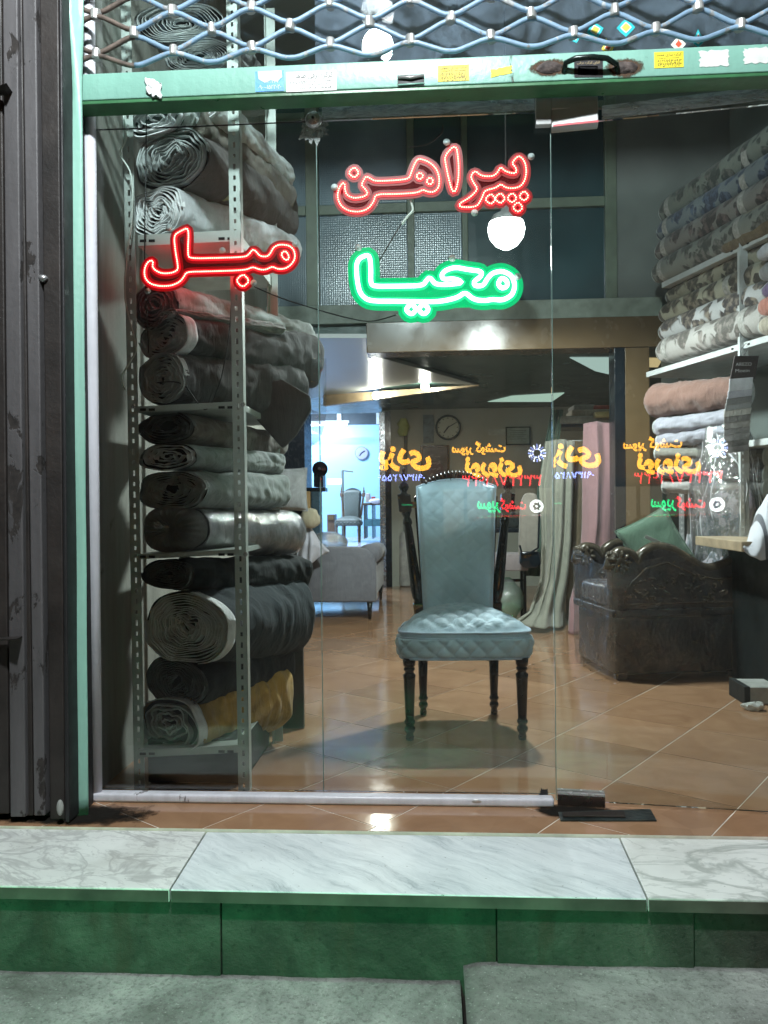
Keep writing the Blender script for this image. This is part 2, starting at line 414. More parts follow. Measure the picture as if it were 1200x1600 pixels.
# floor of the shop: diagonal glazed tiles, each a tile
floor = struct(link('floor', MB().box(-2.6, 4.2, -.360, 7.0, -.2, -.0012), M_grout))
TS = .42; ang = R(54.5); ux, uy = V((math.cos(ang), math.sin(ang), 0)), V((math.cos(ang-PI/2), math.sin(ang-PI/2), 0))
tile_me = None; nt = 0
def clip_poly(poly, x0, x1, y0, y1):
    for ax, s_, lim in ((0, 1, x0), (0, -1, x1), (1, 1, y0), (1, -1, y1)):
        out = []
        for i in range(len(poly)):
            a, b = poly[i], poly[(i+1) % len(poly)]
            ia = s_*(a[ax]-lim) >= 0; ib = s_*(b[ax]-lim) >= 0
            if ia: out.append(a)
            if ia != ib:
                t_ = (lim-a[ax])/(b[ax]-a[ax]); out.append(a+(b-a)*t_)
        poly = out
        if len(poly) < 3: return []
    return poly
h_ = TS/2-.0022
for i in range(-30, 40):
    for j in range(-40, 40):
        c = ux*(.045+TS*(i+.5)) + uy*(-.381+TS*(j+.5))
        corners = [c+ux*h_*a+uy*h_*b for a, b in ((-1, -1), (1, -1), (1, 1), (-1, 1))]
        inside = all(-2.5 < p.x < 4.1 and -.36 < p.y < 7.0 for p in corners)
        if inside:
            # only what the camera could see from near its place
            if c.x < -1.3 and c.y < 4: continue
            if c.x > 2.4: continue
            if tile_me is None:
                q = MB().prism([x-c for x in corners], (0, 0, .0035)); tm = link('tile', q, M_tile, floor, local=True, bevel=0)
                tile_me = tm.data; tm.location = (c.x, c.y, -.0035)
            else:
                o = bpy.data.objects.new('tile', tile_me); S.collection.objects.link(o); o.parent = floor; o.location = (c.x, c.y, -.0035+random.uniform(-.0002, .0002))
                o.rotation_euler = (random.uniform(-.0012, .0012), random.uniform(-.0012, .0012), 0)
            nt += 1
        else:
            pl = clip_poly(corners, -2.5, 4.1, -.359, 7.0)
            if pl and c.x < 2.6:
                link('tile', MB().prism([V((p.x, p.y, -.0035)) for p in pl], (0, 0, .0035)), M_tile, floor, weld=False)
# shell of the shop ------------------------------------------------
XL = -1.19
def wallbox(name, *b, mat=M_wall): return struct(link(name, MB().box(*b), mat))
wallbox('wall_left', XL-.3, XL, YG+.02, 3.0, -.2, 4.2, mat=M_lwall)
wallbox('wall_left', XL-1.5, XL-1.3, 3.0, 7.0, -.2, 4.2, mat=M_wall)
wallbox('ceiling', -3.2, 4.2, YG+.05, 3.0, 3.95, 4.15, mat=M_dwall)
ev = V((.276, -.961, 0)); nvR = V((.961, .276, 0))
P_sh = A(1052, 447, 2.72)                # far end of the right shelf front
wr0 = V((P_sh.x, P_sh.y, 0))+nvR*.52-ev*1.0; wr1 = wr0+ev*5.0
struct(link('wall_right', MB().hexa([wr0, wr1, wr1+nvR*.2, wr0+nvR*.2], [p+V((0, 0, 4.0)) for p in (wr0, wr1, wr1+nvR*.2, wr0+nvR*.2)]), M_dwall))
# street facade round the opening
M_fac = plain('facade_render', (.12, .12, .12), .8, var=.3)
wallbox('facade_wall', -3.2, 4.0, -.30, -.02, 3.6, 5.2, mat=M_fac)
wallbox('facade_wall', -3.2, XL-.30, -.30, .1, -.2, 3.6, mat=M_fac)
wallbox('facade_wall', 3.4, 4.2, -.10, .2, -.2, 3.6, mat=M_fac)
# wall of the mezzanine (Y=3)
YM = 3.0
zb = A(600, 508, YM).z; zs = A(600, 478, YM).z; zbb = A(800, 550, YM).z
xL = A(300, 400, YM).x; xR = A(962, 400, YM).x
mz = thing('mezzanine_partition', 'green framed glazed partition of the mezzanine above the brown beam', 'window', (0, YM, zs))
M_frame = plain('olive_frame_paint', (.12, .15, .11), .45, var=.15)
def frosted(nm, col, sc):
    t = NT(nm); v = t.co((sc, sc, sc))
    a = t.n('ShaderNodeTexVoronoi'); a.inputs['Scale'].default_value = 1; a.inputs['Randomness'].default_value = .25; t.l(v, a.inputs[0])
    c = lin(col)
    t.set(Base_Color=t.ramp(t.noise(1.6, 4), [(.3, tuple(x*.6 for x in c[:3])), (.7, tuple(x*1.35 for x in c[:3]))]), Roughness=.22, Specular_IOR_Level=.7)
    t.bump(a.outputs['Distance'], .28, .005); return t.m
M_pat = frosted('patterned_glass', (.12, .17, .20), 62)
M_drk = frosted('dark_glass', (.028, .06, .068), 8)
colpx = [(300, 392), (402, 480), (500, 637), (648, 722), (731, 944)]
rowpx = [(336, 478), (186, 321), (20, 175)]
zr = [(A(600, b, YM).z, A(600, a, YM).z) for a, b in rowpx]
zr.append((zr[2][1]+.05, 3.95))
xc = [(A(a, 400, YM).x, A(b, 400, YM).x) for a, b in colpx]
for (a, b) in [(xc[i][1], xc[i+1][0]) for i in range(4)]+[(xc[4][1], xR)]:
    link('mullion', MB().box(a, b, YM-.05, YM+.02, zs, 3.95), M_frame, mz, bevel=.004)
for (za, zb_) in [(zr[i][1], zr[i+1][0]) for i in range(3)]:
    for a, b in xc: link('rail', MB().box(a+.0015, b-.0015, YM-.045, YM+.015, za, zb_), M_frame, mz, bevel=.004)
for ri, (za, zb_) in enumerate(zr):
    for ci, (a, b) in enumerate(xc):
        link('pane', MB().box(a+.002, b-.002, YM-.012, YM-.004, za+.002, zb_-.002), M_pat if ci in (0, 1, 2, 3) and ri < 2 and not (ci == 3 and ri == 1) else M_drk, mz)
link('sill_board', MB().box(xL-.4, A(1030, 400, YM).x, YM-.07, YM+.05, zb+.002, zs-.002), plain('sill_paint', (.22, .26, .22), .5), mz, bevel=.004)
wallbox('wall_mezzanine', xR+.002, 4.2, YM-.03, YM+.1, zb+.002, 3.95, mat=plain('plaster_mezz', (.15, .165, .155), .75, var=.15, scale=3))
wallbox('wall_mezzanine', -3.2, xL, YM-.03, YM+.1, zb, 3.95)
# brown beam and column
bm_x0, bm_x1 = A(574, 530, YM).x, A(1032, 530, YM).x
tag(link('ceiling_beam', MB().box(bm_x0, bm_x1, YM-.09, YM+.12, zbb, zb), M_brown, bevel=.004), 'glossy brown beam across the shop under the mezzanine', 'beam')
struct(link('mezzanine_edge', MB().box(-3.2, bm_x0-.002, YM-.02, YM+.1, A(540, 527, YM).z, zb), plain('teal_edge', (.03, .075, .065), .4)))
cx0, cx1, cx2 = A(957, 700, YM).x, A(973, 700, YM).x, A(1011, 700, YM).x
cl = thing('column', 'square brown column with a black edge strip behind the wrapped armchair', 'column', (cx1, YM, 0))
link('column_face', MB().box(cx1+.001, cx2, YM-.08, YM+.11, 0, zbb-.002), M_brown, cl, bevel=.004)
link('edge_strip', MB().box(cx0, cx1-.001, YM-.085, YM+.10, 0, zbb-.002), plain('black_gloss', (.006, .010, .014), .2, var=.1), cl, bevel=.003)
# low ceiling under the mezzanine
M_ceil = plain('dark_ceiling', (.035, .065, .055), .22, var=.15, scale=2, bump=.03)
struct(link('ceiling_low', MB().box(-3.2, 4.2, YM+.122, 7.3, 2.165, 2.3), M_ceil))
def ceil_mat():
    t = NT('glossy_ceiling_sheet')
    t.set(Base_Color=(.19, .21, .205, 1), Roughness=.30, Specular_IOR_Level=.6)
    t.bump(t.noise(3, 3, .5, t.co((4, 30, 1), (0, 0, .4))), .12, .01); return t.m
zc = 2.13
poly = [Z(440, 528, zc), Z(573, 528, zc), Z(573, 553, zc), Z(748, 602, zc), Z(660, 597, zc), Z(515, 618, zc), Z(440, 628, zc)]
struct(link('ceiling_panel', MB().prism([p for p in poly], (0, 0, .028)), ceil_mat()))
fz = [Z(515, 618, zc), Z(660, 597, zc), Z(748, 602, zc)]
mb = MB()
p0, p1 = Z(505, 617, zc), Z(748, 601, zc)
dn0, dn1 = V((p0.x, p0.y, A(521, 634, p0.y).z)), V((p1.x, p1.y, zc-.01))
mb.hexa([dn0, dn1, dn1+V((.01, .06, 0)), dn0+V((.01, .06, 0))], [p0+V((0, 0, 0)), p1, p1+V((.01, .06, 0)), p0+V((.01, .06, 0))])
tag(link('ceiling_fascia', mb, plain('tan_board', (.20, .15, .09), .4)), 'tan tapered fascia board at the end of the low ceiling', 'fascia')
# lit ceiling recesses
for k, (pp, lab) in enumerate((([(762, 628), (800, 619), (882, 614), (862, 628)], 'pale lit ceiling panel above the wall clock side'),
                               ([(890, 559), (960, 559), (960, 587), (930, 580)], 'pale lit ceiling panel close behind the brown beam'),
                               ([(1010, 560), (1036, 560), (1028, 574), (1010, 574)], 'small warm lit ceiling panel right of the brown column'))):
    pts = [Z(x, y, 2.160) for x, y in pp]
    tag(link('ceiling_light_panel', MB().prism(pts, (0, 0, .004)), emit('panel_glow_%s' % 'abc'[k], ((.55, .75, .62), (.55, .72, .66), (.8, .6, .3))[k], .75)), lab, 'light panel')
# back wall with doorway to the workshop
YB = 7.0
dx0, dx1 = A(445, 800, YB).x, A(598, 800, YB).x; dzt = A(560, 632, YB).z
wallbox('wall_back', dx1, 4.2, YB, YB+.15, 0, 2.3, mat=plain('back_plaster', (.33, .34, .29), .8, var=.1, scale=2))
wallbox('wall_back', -3.2, dx0, YB, YB+.15, 0, 2.3)
wallbox('wall_back', dx0, dx1, YB, YB+.15, dzt, 2.3)
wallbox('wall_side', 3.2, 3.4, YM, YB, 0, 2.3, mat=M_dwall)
ZW = .22
wallbox('step', dx0, dx1, YB-.02, YB+.15, 0, ZW, mat=plain('black_step', (.03, .03, .035), .4))
M_blue = plain('blue_wall_paint', (.26, .48, .68), .6, var=.1, scale=.6, bump=.05)
YW = 16.9
zbl = A(550, 664, YW).z
wallbox('workshop_wall', -7, 3, YW, YW+.2, ZW, zbl, mat=M_blue)
wallbox('workshop_wall', -7.2, -7, YB+.15, YW, ZW, 4.2, mat=M_blue)
wallbox('workshop_wall', 2.2, 2.4, YB+.15, YW, ZW, 4.2, mat=M_blue)
wallbox('workshop_wall', -7, 3, YW, YW+.2, zbl, 4.2, mat=plain('navy_upper', (.012, .028, .045), .5))
wallbox('workshop_ceiling', -7.2, 3, YB+.15, YW+.2, 4.2, 4.4, mat=plain('workshop_ceiling_paint', (.5, .55, .6), .7))
struct(link('workshop_floor', MB().box(-7.2, 3, YB+.15, YW, .05, ZW), plain('purple_floor', (.38, .36, .42), .18, var=.15, scale=1.5, bump=.03)))
wf = thing('window_frame', 'white upper window bars high on the far blue wall', 'window', (A(560, 650, YW).x, YW-.05, zbl))
for px in (527, 588, 470):
    x = A(px, 650, YW).x; link('mullion', MB().box(x, x+.10, YW-.06, YW-.01, zbl+.01, 4.15), plain('white_frame', (.6, .65, .68), .4), wf)
x = A(590, 659, YW).x; link('rail', MB().box(x, x+.5, YW-.055, YW-.015, zbl+.15, zbl+.2), plain('white_frame', 0, 0), wf)
dj = thing('door_frame', 'black door frame with a bright metal strip at the workshop opening', 'door frame', (dx1, YB, 0))
x1 = A(612, 800, YB).x; xm = A(603, 800, YB).x
link('jamb', MB().box(xm, x1, YB-.06, YB-.002, 0, 2.14), plain('black_gloss', 0, 0), dj)
link('metal_strip', MB().box(dx1-.03, xm-.002, YB-.055, YB+.1, .0, 2.14), plain('brushed_metal', (.45, .5, .58), .25, 1), dj)
link('jamb', MB().box(dx0-.05, dx0+.05, YB-.06, YB-.002, 0, 2.14), plain('black_gloss', 0, 0), dj)

# ================================================================= SHOP FRONT
M_mint = peeling('mint_paint', (.21, .42, .34), (.07, .075, .06), .30, 6, .35, .4, .18)
M_mintg = peeling('mint_paint_rail', (.27, .52, .42), (.06, .065, .05), .36, 9, .16, .4, .25)
M_alu = peeling('worn_aluminium', (.62, .62, .66), (.16, .15, .15), .33, 9, .3, .35, .25)
M_grey = peeling('grey_peeling_paint', (.095, .090, .092), (.022, .018, .016), .42, 11, .45, .6, .45)
M_rust = plain('rusty_brown_steel', (.020, .016, .014), .6, var=.5, scale=7, bump=.4)
M_blk = plain('black_grime', (.010, .010, .011), .6, var=.3)
M_rod = peeling('blue_grey_rod_paint', (.22, .34, .46), (.33, .34, .34), .42, 22, 1, .4, .3)
M_rodr = plain('rusty_rod', (.10, .075, .06), .7, var=.5, scale=30, bump=.4)
M_clip = plain('zinc_clip', (.42, .42, .40), .4, .6, var=.3)
M_steel = plain('steel', (.45, .45, .45), .25, .5, var=.15)
M_glass = glass('window_glass', dust=.008, smear=.012); M_edge = plain('glass_edge', (.10, .17, .15), .2)
YS = -.215
# neighbouring folded metal shutter, left of the guide rail
nb = thing('folded_shutter', 'peeling grey and rust brown metal posts at the left edge of the shop front', 'shutter', (A(40, 1280, -.3).x, -.30, 0))
def vpost(px0, px1, pyb, yy, thick, mat, name='post', parent=nb, ztop=3.6, bev=.004):
    a, b = A(px0[0], 0, yy), A(px1[0], 0, yy); c, d = A(px0[1], pyb, yy), A(px1[1], pyb, yy)
    # px0=(top px, bottom px)
    zt, z0 = A(px0[0], 0, yy).z, 0
    k = (ztop-zt)/(zt-c.z)
    xt0 = a.x+(a.x-c.x)*k; xt1 = b.x+(b.x-d.x)*k
    mb = MB().hexa([(c.x, yy, c.z), (d.x, yy, d.z), (d.x, yy+thick, d.z), (c.x, yy+thick, c.z)],
                   [(xt0, yy, ztop), (xt1, yy, ztop), (xt1, yy+thick, ztop), (xt0, yy+thick, ztop)])
    return link(name, mb, mat, parent, bevel=bev)
vpost((-60, -50), (2, 14), 1272, -.33, .03, M_rust)
vpost((4, 16), (27, 40), 1277, -.345, .05, M_grey)
vpost((28, 41), (34, 52), 1275, -.325, .03, M_rust)
vpost((35, 53), (56, 70), 1275, -.335, .04, M_grey)
vpost((57, 71), (61, 77), 1275, -.30, .03, M_blk)
vpost((62, 78), (91, 101), 1282, -.32, .05, M_rust)
vpost((91.5, 101.5), (96, 108), 1286, -.345, .09, M_blk)
# corroded bracket plates on the posts
for (px, py) in ((-8, 150), (8, 1000)):
    p = A(px, py, -.35); link('bracket', MB().hexa([(p.x-.03, -.37, p.z), (p.x+.045, -.37, p.z+.004), (p.x+.045, -.345, p.z+.004), (p.x-.03, -.345, p.z)],
         [(p.x-.03, -.37, p.z+.006), (p.x+.065, -.40, p.z+.012), (p.x+.055, -.345, p.z+.012), (p.x-.03, -.345, p.z+.006)]), M_rust, nb)
p = A(66, 435, -.325); link('bolt', MB().ball(p, .012, 10, (1.6, 1, 1)), plain('bright_bolt', (.4, .4, .4), .4, .8), nb, smooth=True)
p = A(94, 1262, -.36); link('bolt', MB().ball(p, .016, 12, (.7, .6, 1.6)), plain('grey_cap', (.25, .26, .24), .5), nb, smooth=True)
# the mint guide rail
gr = thing('guide_rail', 'mint green peeling shutter guide rail beside the white window frame', 'rail', (A(120, 1270, -.28).x, -.28, 0))
def railfn():
    yy = -.27; rows = 60; pts = []
    for j in range(rows):
        t = j/(rows-1); zz = .0+3.55*t
        # x edges follow the rail, slightly bulged near the top
        pa, pb = A(97, 0, yy), A(107, 1280, yy); qa, qb = A(127.5, 0, yy), A(138, 1280, yy)
        la = pb.x+(pa.x-pb.x)*(zz-pb.z)/(pa.z-pb.z); lb = qb.x+(qa.x-qb.x)*(zz-qb.z)/(qa.z-qb.z)
        row = []
        for i in range(9):
            u = i/8; w = .006*math.sin(PI*u)+.004*noise.noise((u*3, zz*3, 1))
            w += .016*math.exp(-((zz-2.62)/.25)**2)*math.sin(u*7+zz*9)
            row.append((la+(lb-la)*u, yy-w, zz))
        pts.append(row)
    return pts
pt = railfn(); mb = MB(); mb.add([p for r_ in pt for p in r_], [(j*9+i, j*9+i+1, (j+1)*9+i+1, (j+1)*9+i) for j in range(59) for i in range(8)])
o = link('rail_face', mb, M_mintg, gr, smooth=True); o.modifiers.new('s', 'SOLIDIFY').thickness = .004
link('rail_channel', MB().box(pt[0][0][0]+.004, pt[0][8][0]-.030, -.262, -.16, 0, 3.55), M_blk, gr)
# white aluminium window frame
fr = thing('window_frame', 'worn white aluminium frame round the left side and foot of the fixed glass', 'frame', (-1.17, -.12, 0))
YF = -.135
a, b = A(139, 165, YF), A(149, 1240, YF)
def colx(z): return b.x+(a.x-b.x)*(z-b.z)/(a.z-b.z)
link('jamb', MB().tube([(colx(z), YF, z) for z in (0.03, 1.2, 2.4, 3.5)], .0235, 14, flat=.8), M_alu, fr, smooth=True)
e_ = A(865, 1257, YF)
link('sill', MB().box(colx(0)-.02, e_.x, YF-.022, YF+.022, .0, .030), M_alu, fr, bevel=.009, seg=4)
p = A(745, 1262, YF-.025); link('scuff', MB().ball((p.x, YF-.019, .018), .012, 10, (2.2, .35, .7)), M_clip, fr, smooth=True)
# glazing: two fixed panes and the swung door
ZT = A(500, 188, YG).z                 # joint between lower panes and fanlight
xa, xb_, xh = A(148, 700, YG).x, A(500, 700, YG).x, A(863.5, 700, YG).x
def pane(name, label, x0, x1, z0, z1, cat='window', slope=0):
    t_ = thing(name, label, cat, ((x0+x1)/2, YG, z0))
    mb = MB().hexa([(x0, YG-.004, z0), (x1, YG-.004, z0), (x1, YG+.004, z0), (x0, YG+.004, z0)],
                   [(x0, YG-.004, z1), (x1, YG-.004, z1+slope), (x1, YG+.004, z1+slope), (x0, YG+.004, z1)])
    link('pane', mb, M_glass, t_); return t_
M_res = residue('silicone_residue', .8); M_res2 = residue('water_streaks', .28, (.32, .42, .52), (2.2, 2, 1.4))
p1 = pane('fixed_window', 'left fixed glass pane in front of the rack of fabric bolts', xa, xb_-.0015, .031, ZT-.003)
p2 = pane('fixed_window', 'middle fixed glass pane in front of the blue chair', xb_+.0015, xh-.002, .031, ZT-.003)
# polished joint edges
link('edge_seal', MB().box(xb_-.0012, xb_+.0012, YG-.006, YG+.006, .031, ZT), plain('glass_edge', 0, 0), p1)
zt2 = A(880, 185, YG).z
p3 = pane('fanlight', 'streaky fixed fanlight glass above the door and panes behind the lattice', xa, 3.35, ZT, 3.55, 'window')
link('residue_band', MB().box(xb_+.02, A(835, 190, YG).x, YG-.0065, YG-.0046, ZT+.002, ZT+.07), M_res, p3)
q0, q1 = A(940, 188, YG), A(1260, 150, YG)
link('residue_band', MB().hexa([(q0.x, YG-.0065, q0.z), (q1.x, YG-.0065, q1.z), (q1.x, YG-.0046, q1.z), (q0.x, YG-.0046, q0.z)],
     [(q0.x, YG-.0065, q0.z+.045), (q1.x, YG-.0065, q1.z+.045), (q1.x, YG-.0046, q1.z+.045), (q0.x, YG-.0046, q0.z+.045)]), M_res, p3)
link('residue_stains', MB().box(xb_, 2.4, YG-.0068, YG-.0066, ZT+.056, 3.5), M_res2, p3)
for (px, py, r_) in ((490, 200, .06), (850, 1240, .02)):
    c = A(px, py, YG-.008); pts = []
    for k in range(40):
        an = 2*PI*k/40; rr = r_*(.6+.7*abs(noise.noise((math.cos(an)*3+px, math.sin(an)*3, 0)))*1.6)
        pts.append((c.x+math.cos(an)*rr, YG-.0072, c.z+math.sin(an)*rr))
    link('residue_spot', MB().prism(pts, (0, .0006, 0)), residue('spot_residue_%d' % px, .8, (.55, .6, .58), (12, 12, 12)) if px != 850 else M_blk, p1 if px < 700 else p2)
joint = thing('tension_wire', 'thin dark cable strung across the left pane under the green bar', 'cable', A(150, 201, YG-.02))
link('strand', MB().tube([A(150, 203, YG-.01), A(300, 198, YG-.012), A(478, 190, YG-.012)], .0022, 6), plain('black_cable', (.012, .012, .012), .5), joint)
# round fixings
for (px, py, rr, mt_, lb) in ((490, 187, .028, M_steel, 'bright steel disc fixing at the top corner of the left pane'),
                              (500, 733, .026, plain('dark_chrome', (.05, .05, .055), .2, .9), 'dark round knob on the joint between the two fixed panes')):
    c = A(px, py, YG-.012)
    k_ = thing('glass_fixing', lb, 'knob', (c.x, YG-.02, c.z))
    link('disc', MB().lathe([(rr*.5, -.0), (rr, .002), (rr, .010), (rr*.8, .018), (rr*.2, .021)], (c.x, YG-.006, c.z), 28, (0, -1, 0)), mt_, k_, smooth=False)
    link('screw', MB().lathe([(.005, 0), (.005, .004), (.003, .005)], (c.x, YG-.027, c.z), 10, (0, -1, 0)), M_blk, k_)
# door, swung a little outwards about its left edge
DA = R(7.4); dd = V((math.cos(DA), -math.sin(DA), 0)); dnv = V((-math.sin(DA), -math.cos(DA), 0))
H0 = V((xh+.002, YG, 0)); zd0, zd1 = .012, A(880, 196, YG).z
door = thing('glass_door', 'frameless glass door standing slightly open on the right', 'door', (H0.x, H0.y, 0))
def dbox(s0, s1, n0, n1, z0, z1):
    q = [H0+dd*s+dnv*n for s, n in ((s0, n0), (s1, n0), (s1, n1), (s0, n1))]
    return [x+V((0, 0, z0)) for x in q], [x+V((0, 0, z1)) for x in q]
link('pane', MB().hexa(*dbox(0, 1.05, -.005, .005, zd0, zd1)), M_glass, door)
link('edge', MB().hexa(*dbox(-.0015, 0.001, -.006, .006, zd0, zd1)), plain('glass_edge', 0, 0), door)
M_patch = plain('satin_steel_patch', (.42, .43, .42), .35, .35, var=.2, scale=5, bump=.08)
def dpx(px, py): # along-door distance and height of a pixel
    d = fw*FOC+rt*(px-600)-up*(py-800); t_ = (H0-CAM).dot(dnv)/d.dot(dnv); p = CAM+d*t_; return (p-H0).dot(dd), p.z
s0, z1_ = dpx(871, 1238); s1, z0_ = dpx(945, 1268)
link('patch_fitting', MB().hexa(*dbox(s0, s1, -.02, .02, z0_, z1_)), plain('bronze_patch', (.14, .11, .10), .25, .9), door, bevel=.003)
link('patch_cap', MB().hexa(*dbox(s0, s1, -.021, .021, z1_+.0005, z1_+.007)), M_steel, door)
s0, z1_ = dpx(861, 170); s1, z0_ = dpx(934, 198)
link('patch_fitting', MB().hexa(*dbox(s0, s1, -.018, .026, z0_, z1_)), M_patch, door, bevel=.003)
link('red_strip', MB().hexa(*dbox(s0+.005, s1, .0262, .028, z0_+.002, z0_+.009)), plain('red_tape', (.5, .04, .05), .4), door)
q0, q1 = A(837, 148, YG-.03), A(934, 192, YG-.03)
tp = thing('door_pivot_cover', 'satin steel cover plate holding the top corner of the glass door', 'hinge', (q0.x, YG-.03, q1.z))
link('plate', MB().hexa([(q0.x, YG-.034, q1.z), (q0.x+.05, YG-.034, q1.z), (q0.x+.05, YG-.007, q1.z), (q0.x, YG-.007, q1.z)],
                        [(q0.x, YG-.034, q0.z), (q0.x+.05, YG-.034, q0.z), (q0.x+.05, YG-.007, q0.z), (q0.x, YG-.007, q0.z)]), M_patch, tp, bevel=.002)
link('plate', MB().box(q0.x+.0505, q1.x, YG-.034, YG-.007, q0.z-.050, q0.z), M_patch, tp, bevel=.002)
# floor pivot plate, grimy
q = Z(942, 1277)
pv = thing('floor_pivot', 'grimy black floor plate of the door pivot on the orange tiles', 'plate', (q.x, q.y, 0))
pts = [Z(872, 1271), Z(1016, 1266), Z(1026, 1284), Z(876, 1284)]
link('plate', MB().prism([V((p.x, p.y, .001)) for p in pts], (0, 0, .004)), plain('oily_plate', (.03, .04, .04), .35, .3, var=.6, scale=14, bump=.6), pv)
pts = [Z(878, 1274), Z(975, 1272), Z(978, 1281), Z(880, 1280)]
link('spindle_cover', MB().prism([V((p.x, p.y, .006)) for p in pts], (0, 0, .005)), plain('rusty_cover', (.06, .05, .045), .4, .7), pv, bevel=.002)

# grime on the tiles and slab where the guide rail meets the ledge
def grime(nm, x0, x1, y0, y1, z, seed):
    t = NT(nm); t.t.nodes.remove(t.b)
    tr = t.n('ShaderNodeBsdfTransparent'); df = t.n('ShaderNodeBsdfDiffuse'); df.inputs[0].default_value = (.018, .016, .014, 1)
    gm = t.n('ShaderNodeTexGradient', gradient_type='SPHERICAL'); tc = t.co((2, 2, 2), kind='Generated'); ad = t.n('ShaderNodeVectorMath', operation='ADD'); ad.inputs[1].default_value = (-1, -1, -1); t.l(tc, ad.inputs[0])
    ml = t.n('ShaderNodeVectorMath', operation='MULTIPLY'); ml.inputs[1].default_value = (1, 1, 0); t.l(ad.outputs[0], ml.inputs[0]); t.l(ml.outputs[0], gm.inputs[0])
    nn = t.n('ShaderNodeMath', operation='MULTIPLY_ADD'); t.l(t.noise(14, 6, .65), nn.inputs[0]); nn.inputs[1].default_value = 1.1; t.l(gm.outputs['Fac'], nn.inputs[2])
    m = t.n('ShaderNodeMixShader'); t.l(t.ramp(nn.outputs[0], [(.60, 0.), (1.25, .85)]), m.inputs[0]); t.l(tr.outputs[0], m.inputs[1]); t.l(df.outputs[0], m.inputs[2]); t.l(m.outputs[0], t.out.inputs[0])
    return link('grime_stain', MB().box(x0, x1, y0, y1, z, z+.0006), t.m, ledge if z < 0 else floor)
ga = Z(62, 1290)
grime('grime_a', ga.x-.25, ga.x+.36, -.358, -.17, .0012, 1); gb2 = Z(852, 1256); grime('grime_c', gb2.x-.06, gb2.x+.22, -.25, -.12, .0012, 3)
# ---------------------------------------------------------------- roller shutter
sh = thing('lattice_shutter', 'half raised roller shutter with blue lattice and mint green bottom bar', 'shutter', (0, YS, A(600, 138, YS).z))
zt_, zb_ = A(600, 96, YS-.02).z, A(600, 138.5, YS-.02).z
xbl = A(98, 130, YS-.02).x
link('bottom_bar', MB().box(xbl, 3.1, YS-.025, YS+.025, zb_, zt_), M_mint, sh, bevel=.004, seg=3)
link('bar_flange', MB().box(xbl+.01, 3.1, YS-.023, YS+.06, zb_-.012, zb_-.001), plain('dark_green_paint', (.04, .14, .06), .35), sh, bevel=.002)
p = A(92, 118, YS-.03)
lug = link('lug', MB().hexa([(p.x-.035, YS-.06, p.z+.012), (p.x+.055, YS-.03, p.z-.012), (p.x+.055, YS-.0255, p.z-.012), (p.x-.035, YS-.05, p.z+.012)],
                      [(p.x-.045, YS-.06, p.z+.04), (p.x+.055, YS-.03, p.z+.016), (p.x+.055, YS-.0255, p.z+.016), (p.x-.045, YS-.05, p.z+.04)]), M_rust, sh)
zA = A(641, 63, YS).z; zB = A(704, 28, YS).z; xA = A(641, 63, YS).x
PX = (A(1155, 34, YS).x-A(150, 90, YS).x)/8.0
dz = zB-zA
NX0, NX1 = -5, 11
rodr = .0085
clipmesh = None; clipmesh_r = None
for k in range(0, 13):
    zlow = zA-dz+.014 if k == 0 else zA+dz*(k-1); zhi = zA+dz*k
    # peaks at row k
    for seg in range(2):
        pts = []
        x_start = xbl+.01
        n0, n1 = (-9, 22)
        for j in range(n0*2, n1*2):
            x = xA+j*PX/2
            pk = (j % 2 == 0) if k % 2 == 0 else (j % 2 != 0)
            zc_ = zhi-rodr*1.1 if pk else zlow+rodr*1.1
            for dx in (-.24, -.12, 0, .12, .24):
                xx = x+dx*PX/2; f = abs(dx)/1.0
                z_ = zc_+(zlow+zhi-2*zc_)*(max(0, f-.10))*.93
                pts.append((xx+.002*noise.noise((xx*9, k, 0)), YS+(.006 if k % 2 else -.004), z_+.004*noise.noise((xx*5, k, 4))))
        xsplit = A(205, 80, YS).x
        if seg == 0: pts = [p for p in pts if xbl-.01 < p[0] <= xsplit+.02]
        else: pts = [p for p in pts if p[0] >= xsplit and p[0] < 3.05]
        link('rod', MB().tube(pts, rodr, 8), M_rodr if seg == 0 else M_rod, sh, smooth=True)
    for j in range(-9*2, 22*2):
        pk = (j % 2 == 0) if k % 2 == 0 else (j % 2 != 0)
        x = xA+j*PX/2
        if pk and xbl < x < 2.2 and k < 8:
            if clipmesh is None:
                o = link('clip', MB().lathe([(.0135, -.016), (.0150, -.013), (.0150, .013), (.0135, .016)], (0, 0, 0), 12), M_clip, sh, local=True)
                for v in o.data.vertices: v.co.y *= 1.25
                clipmesh = o.data
            else:
                o = bpy.data.objects.new('clip', clipmesh); S.collection.objects.link(o); o.parent = sh
            o.location = V((x, YS+.001, zhi))-sh.location; o.rotation_euler = (random.uniform(-.1, .1), random.uniform(-.15, .15), random.uniform(-1, 1))
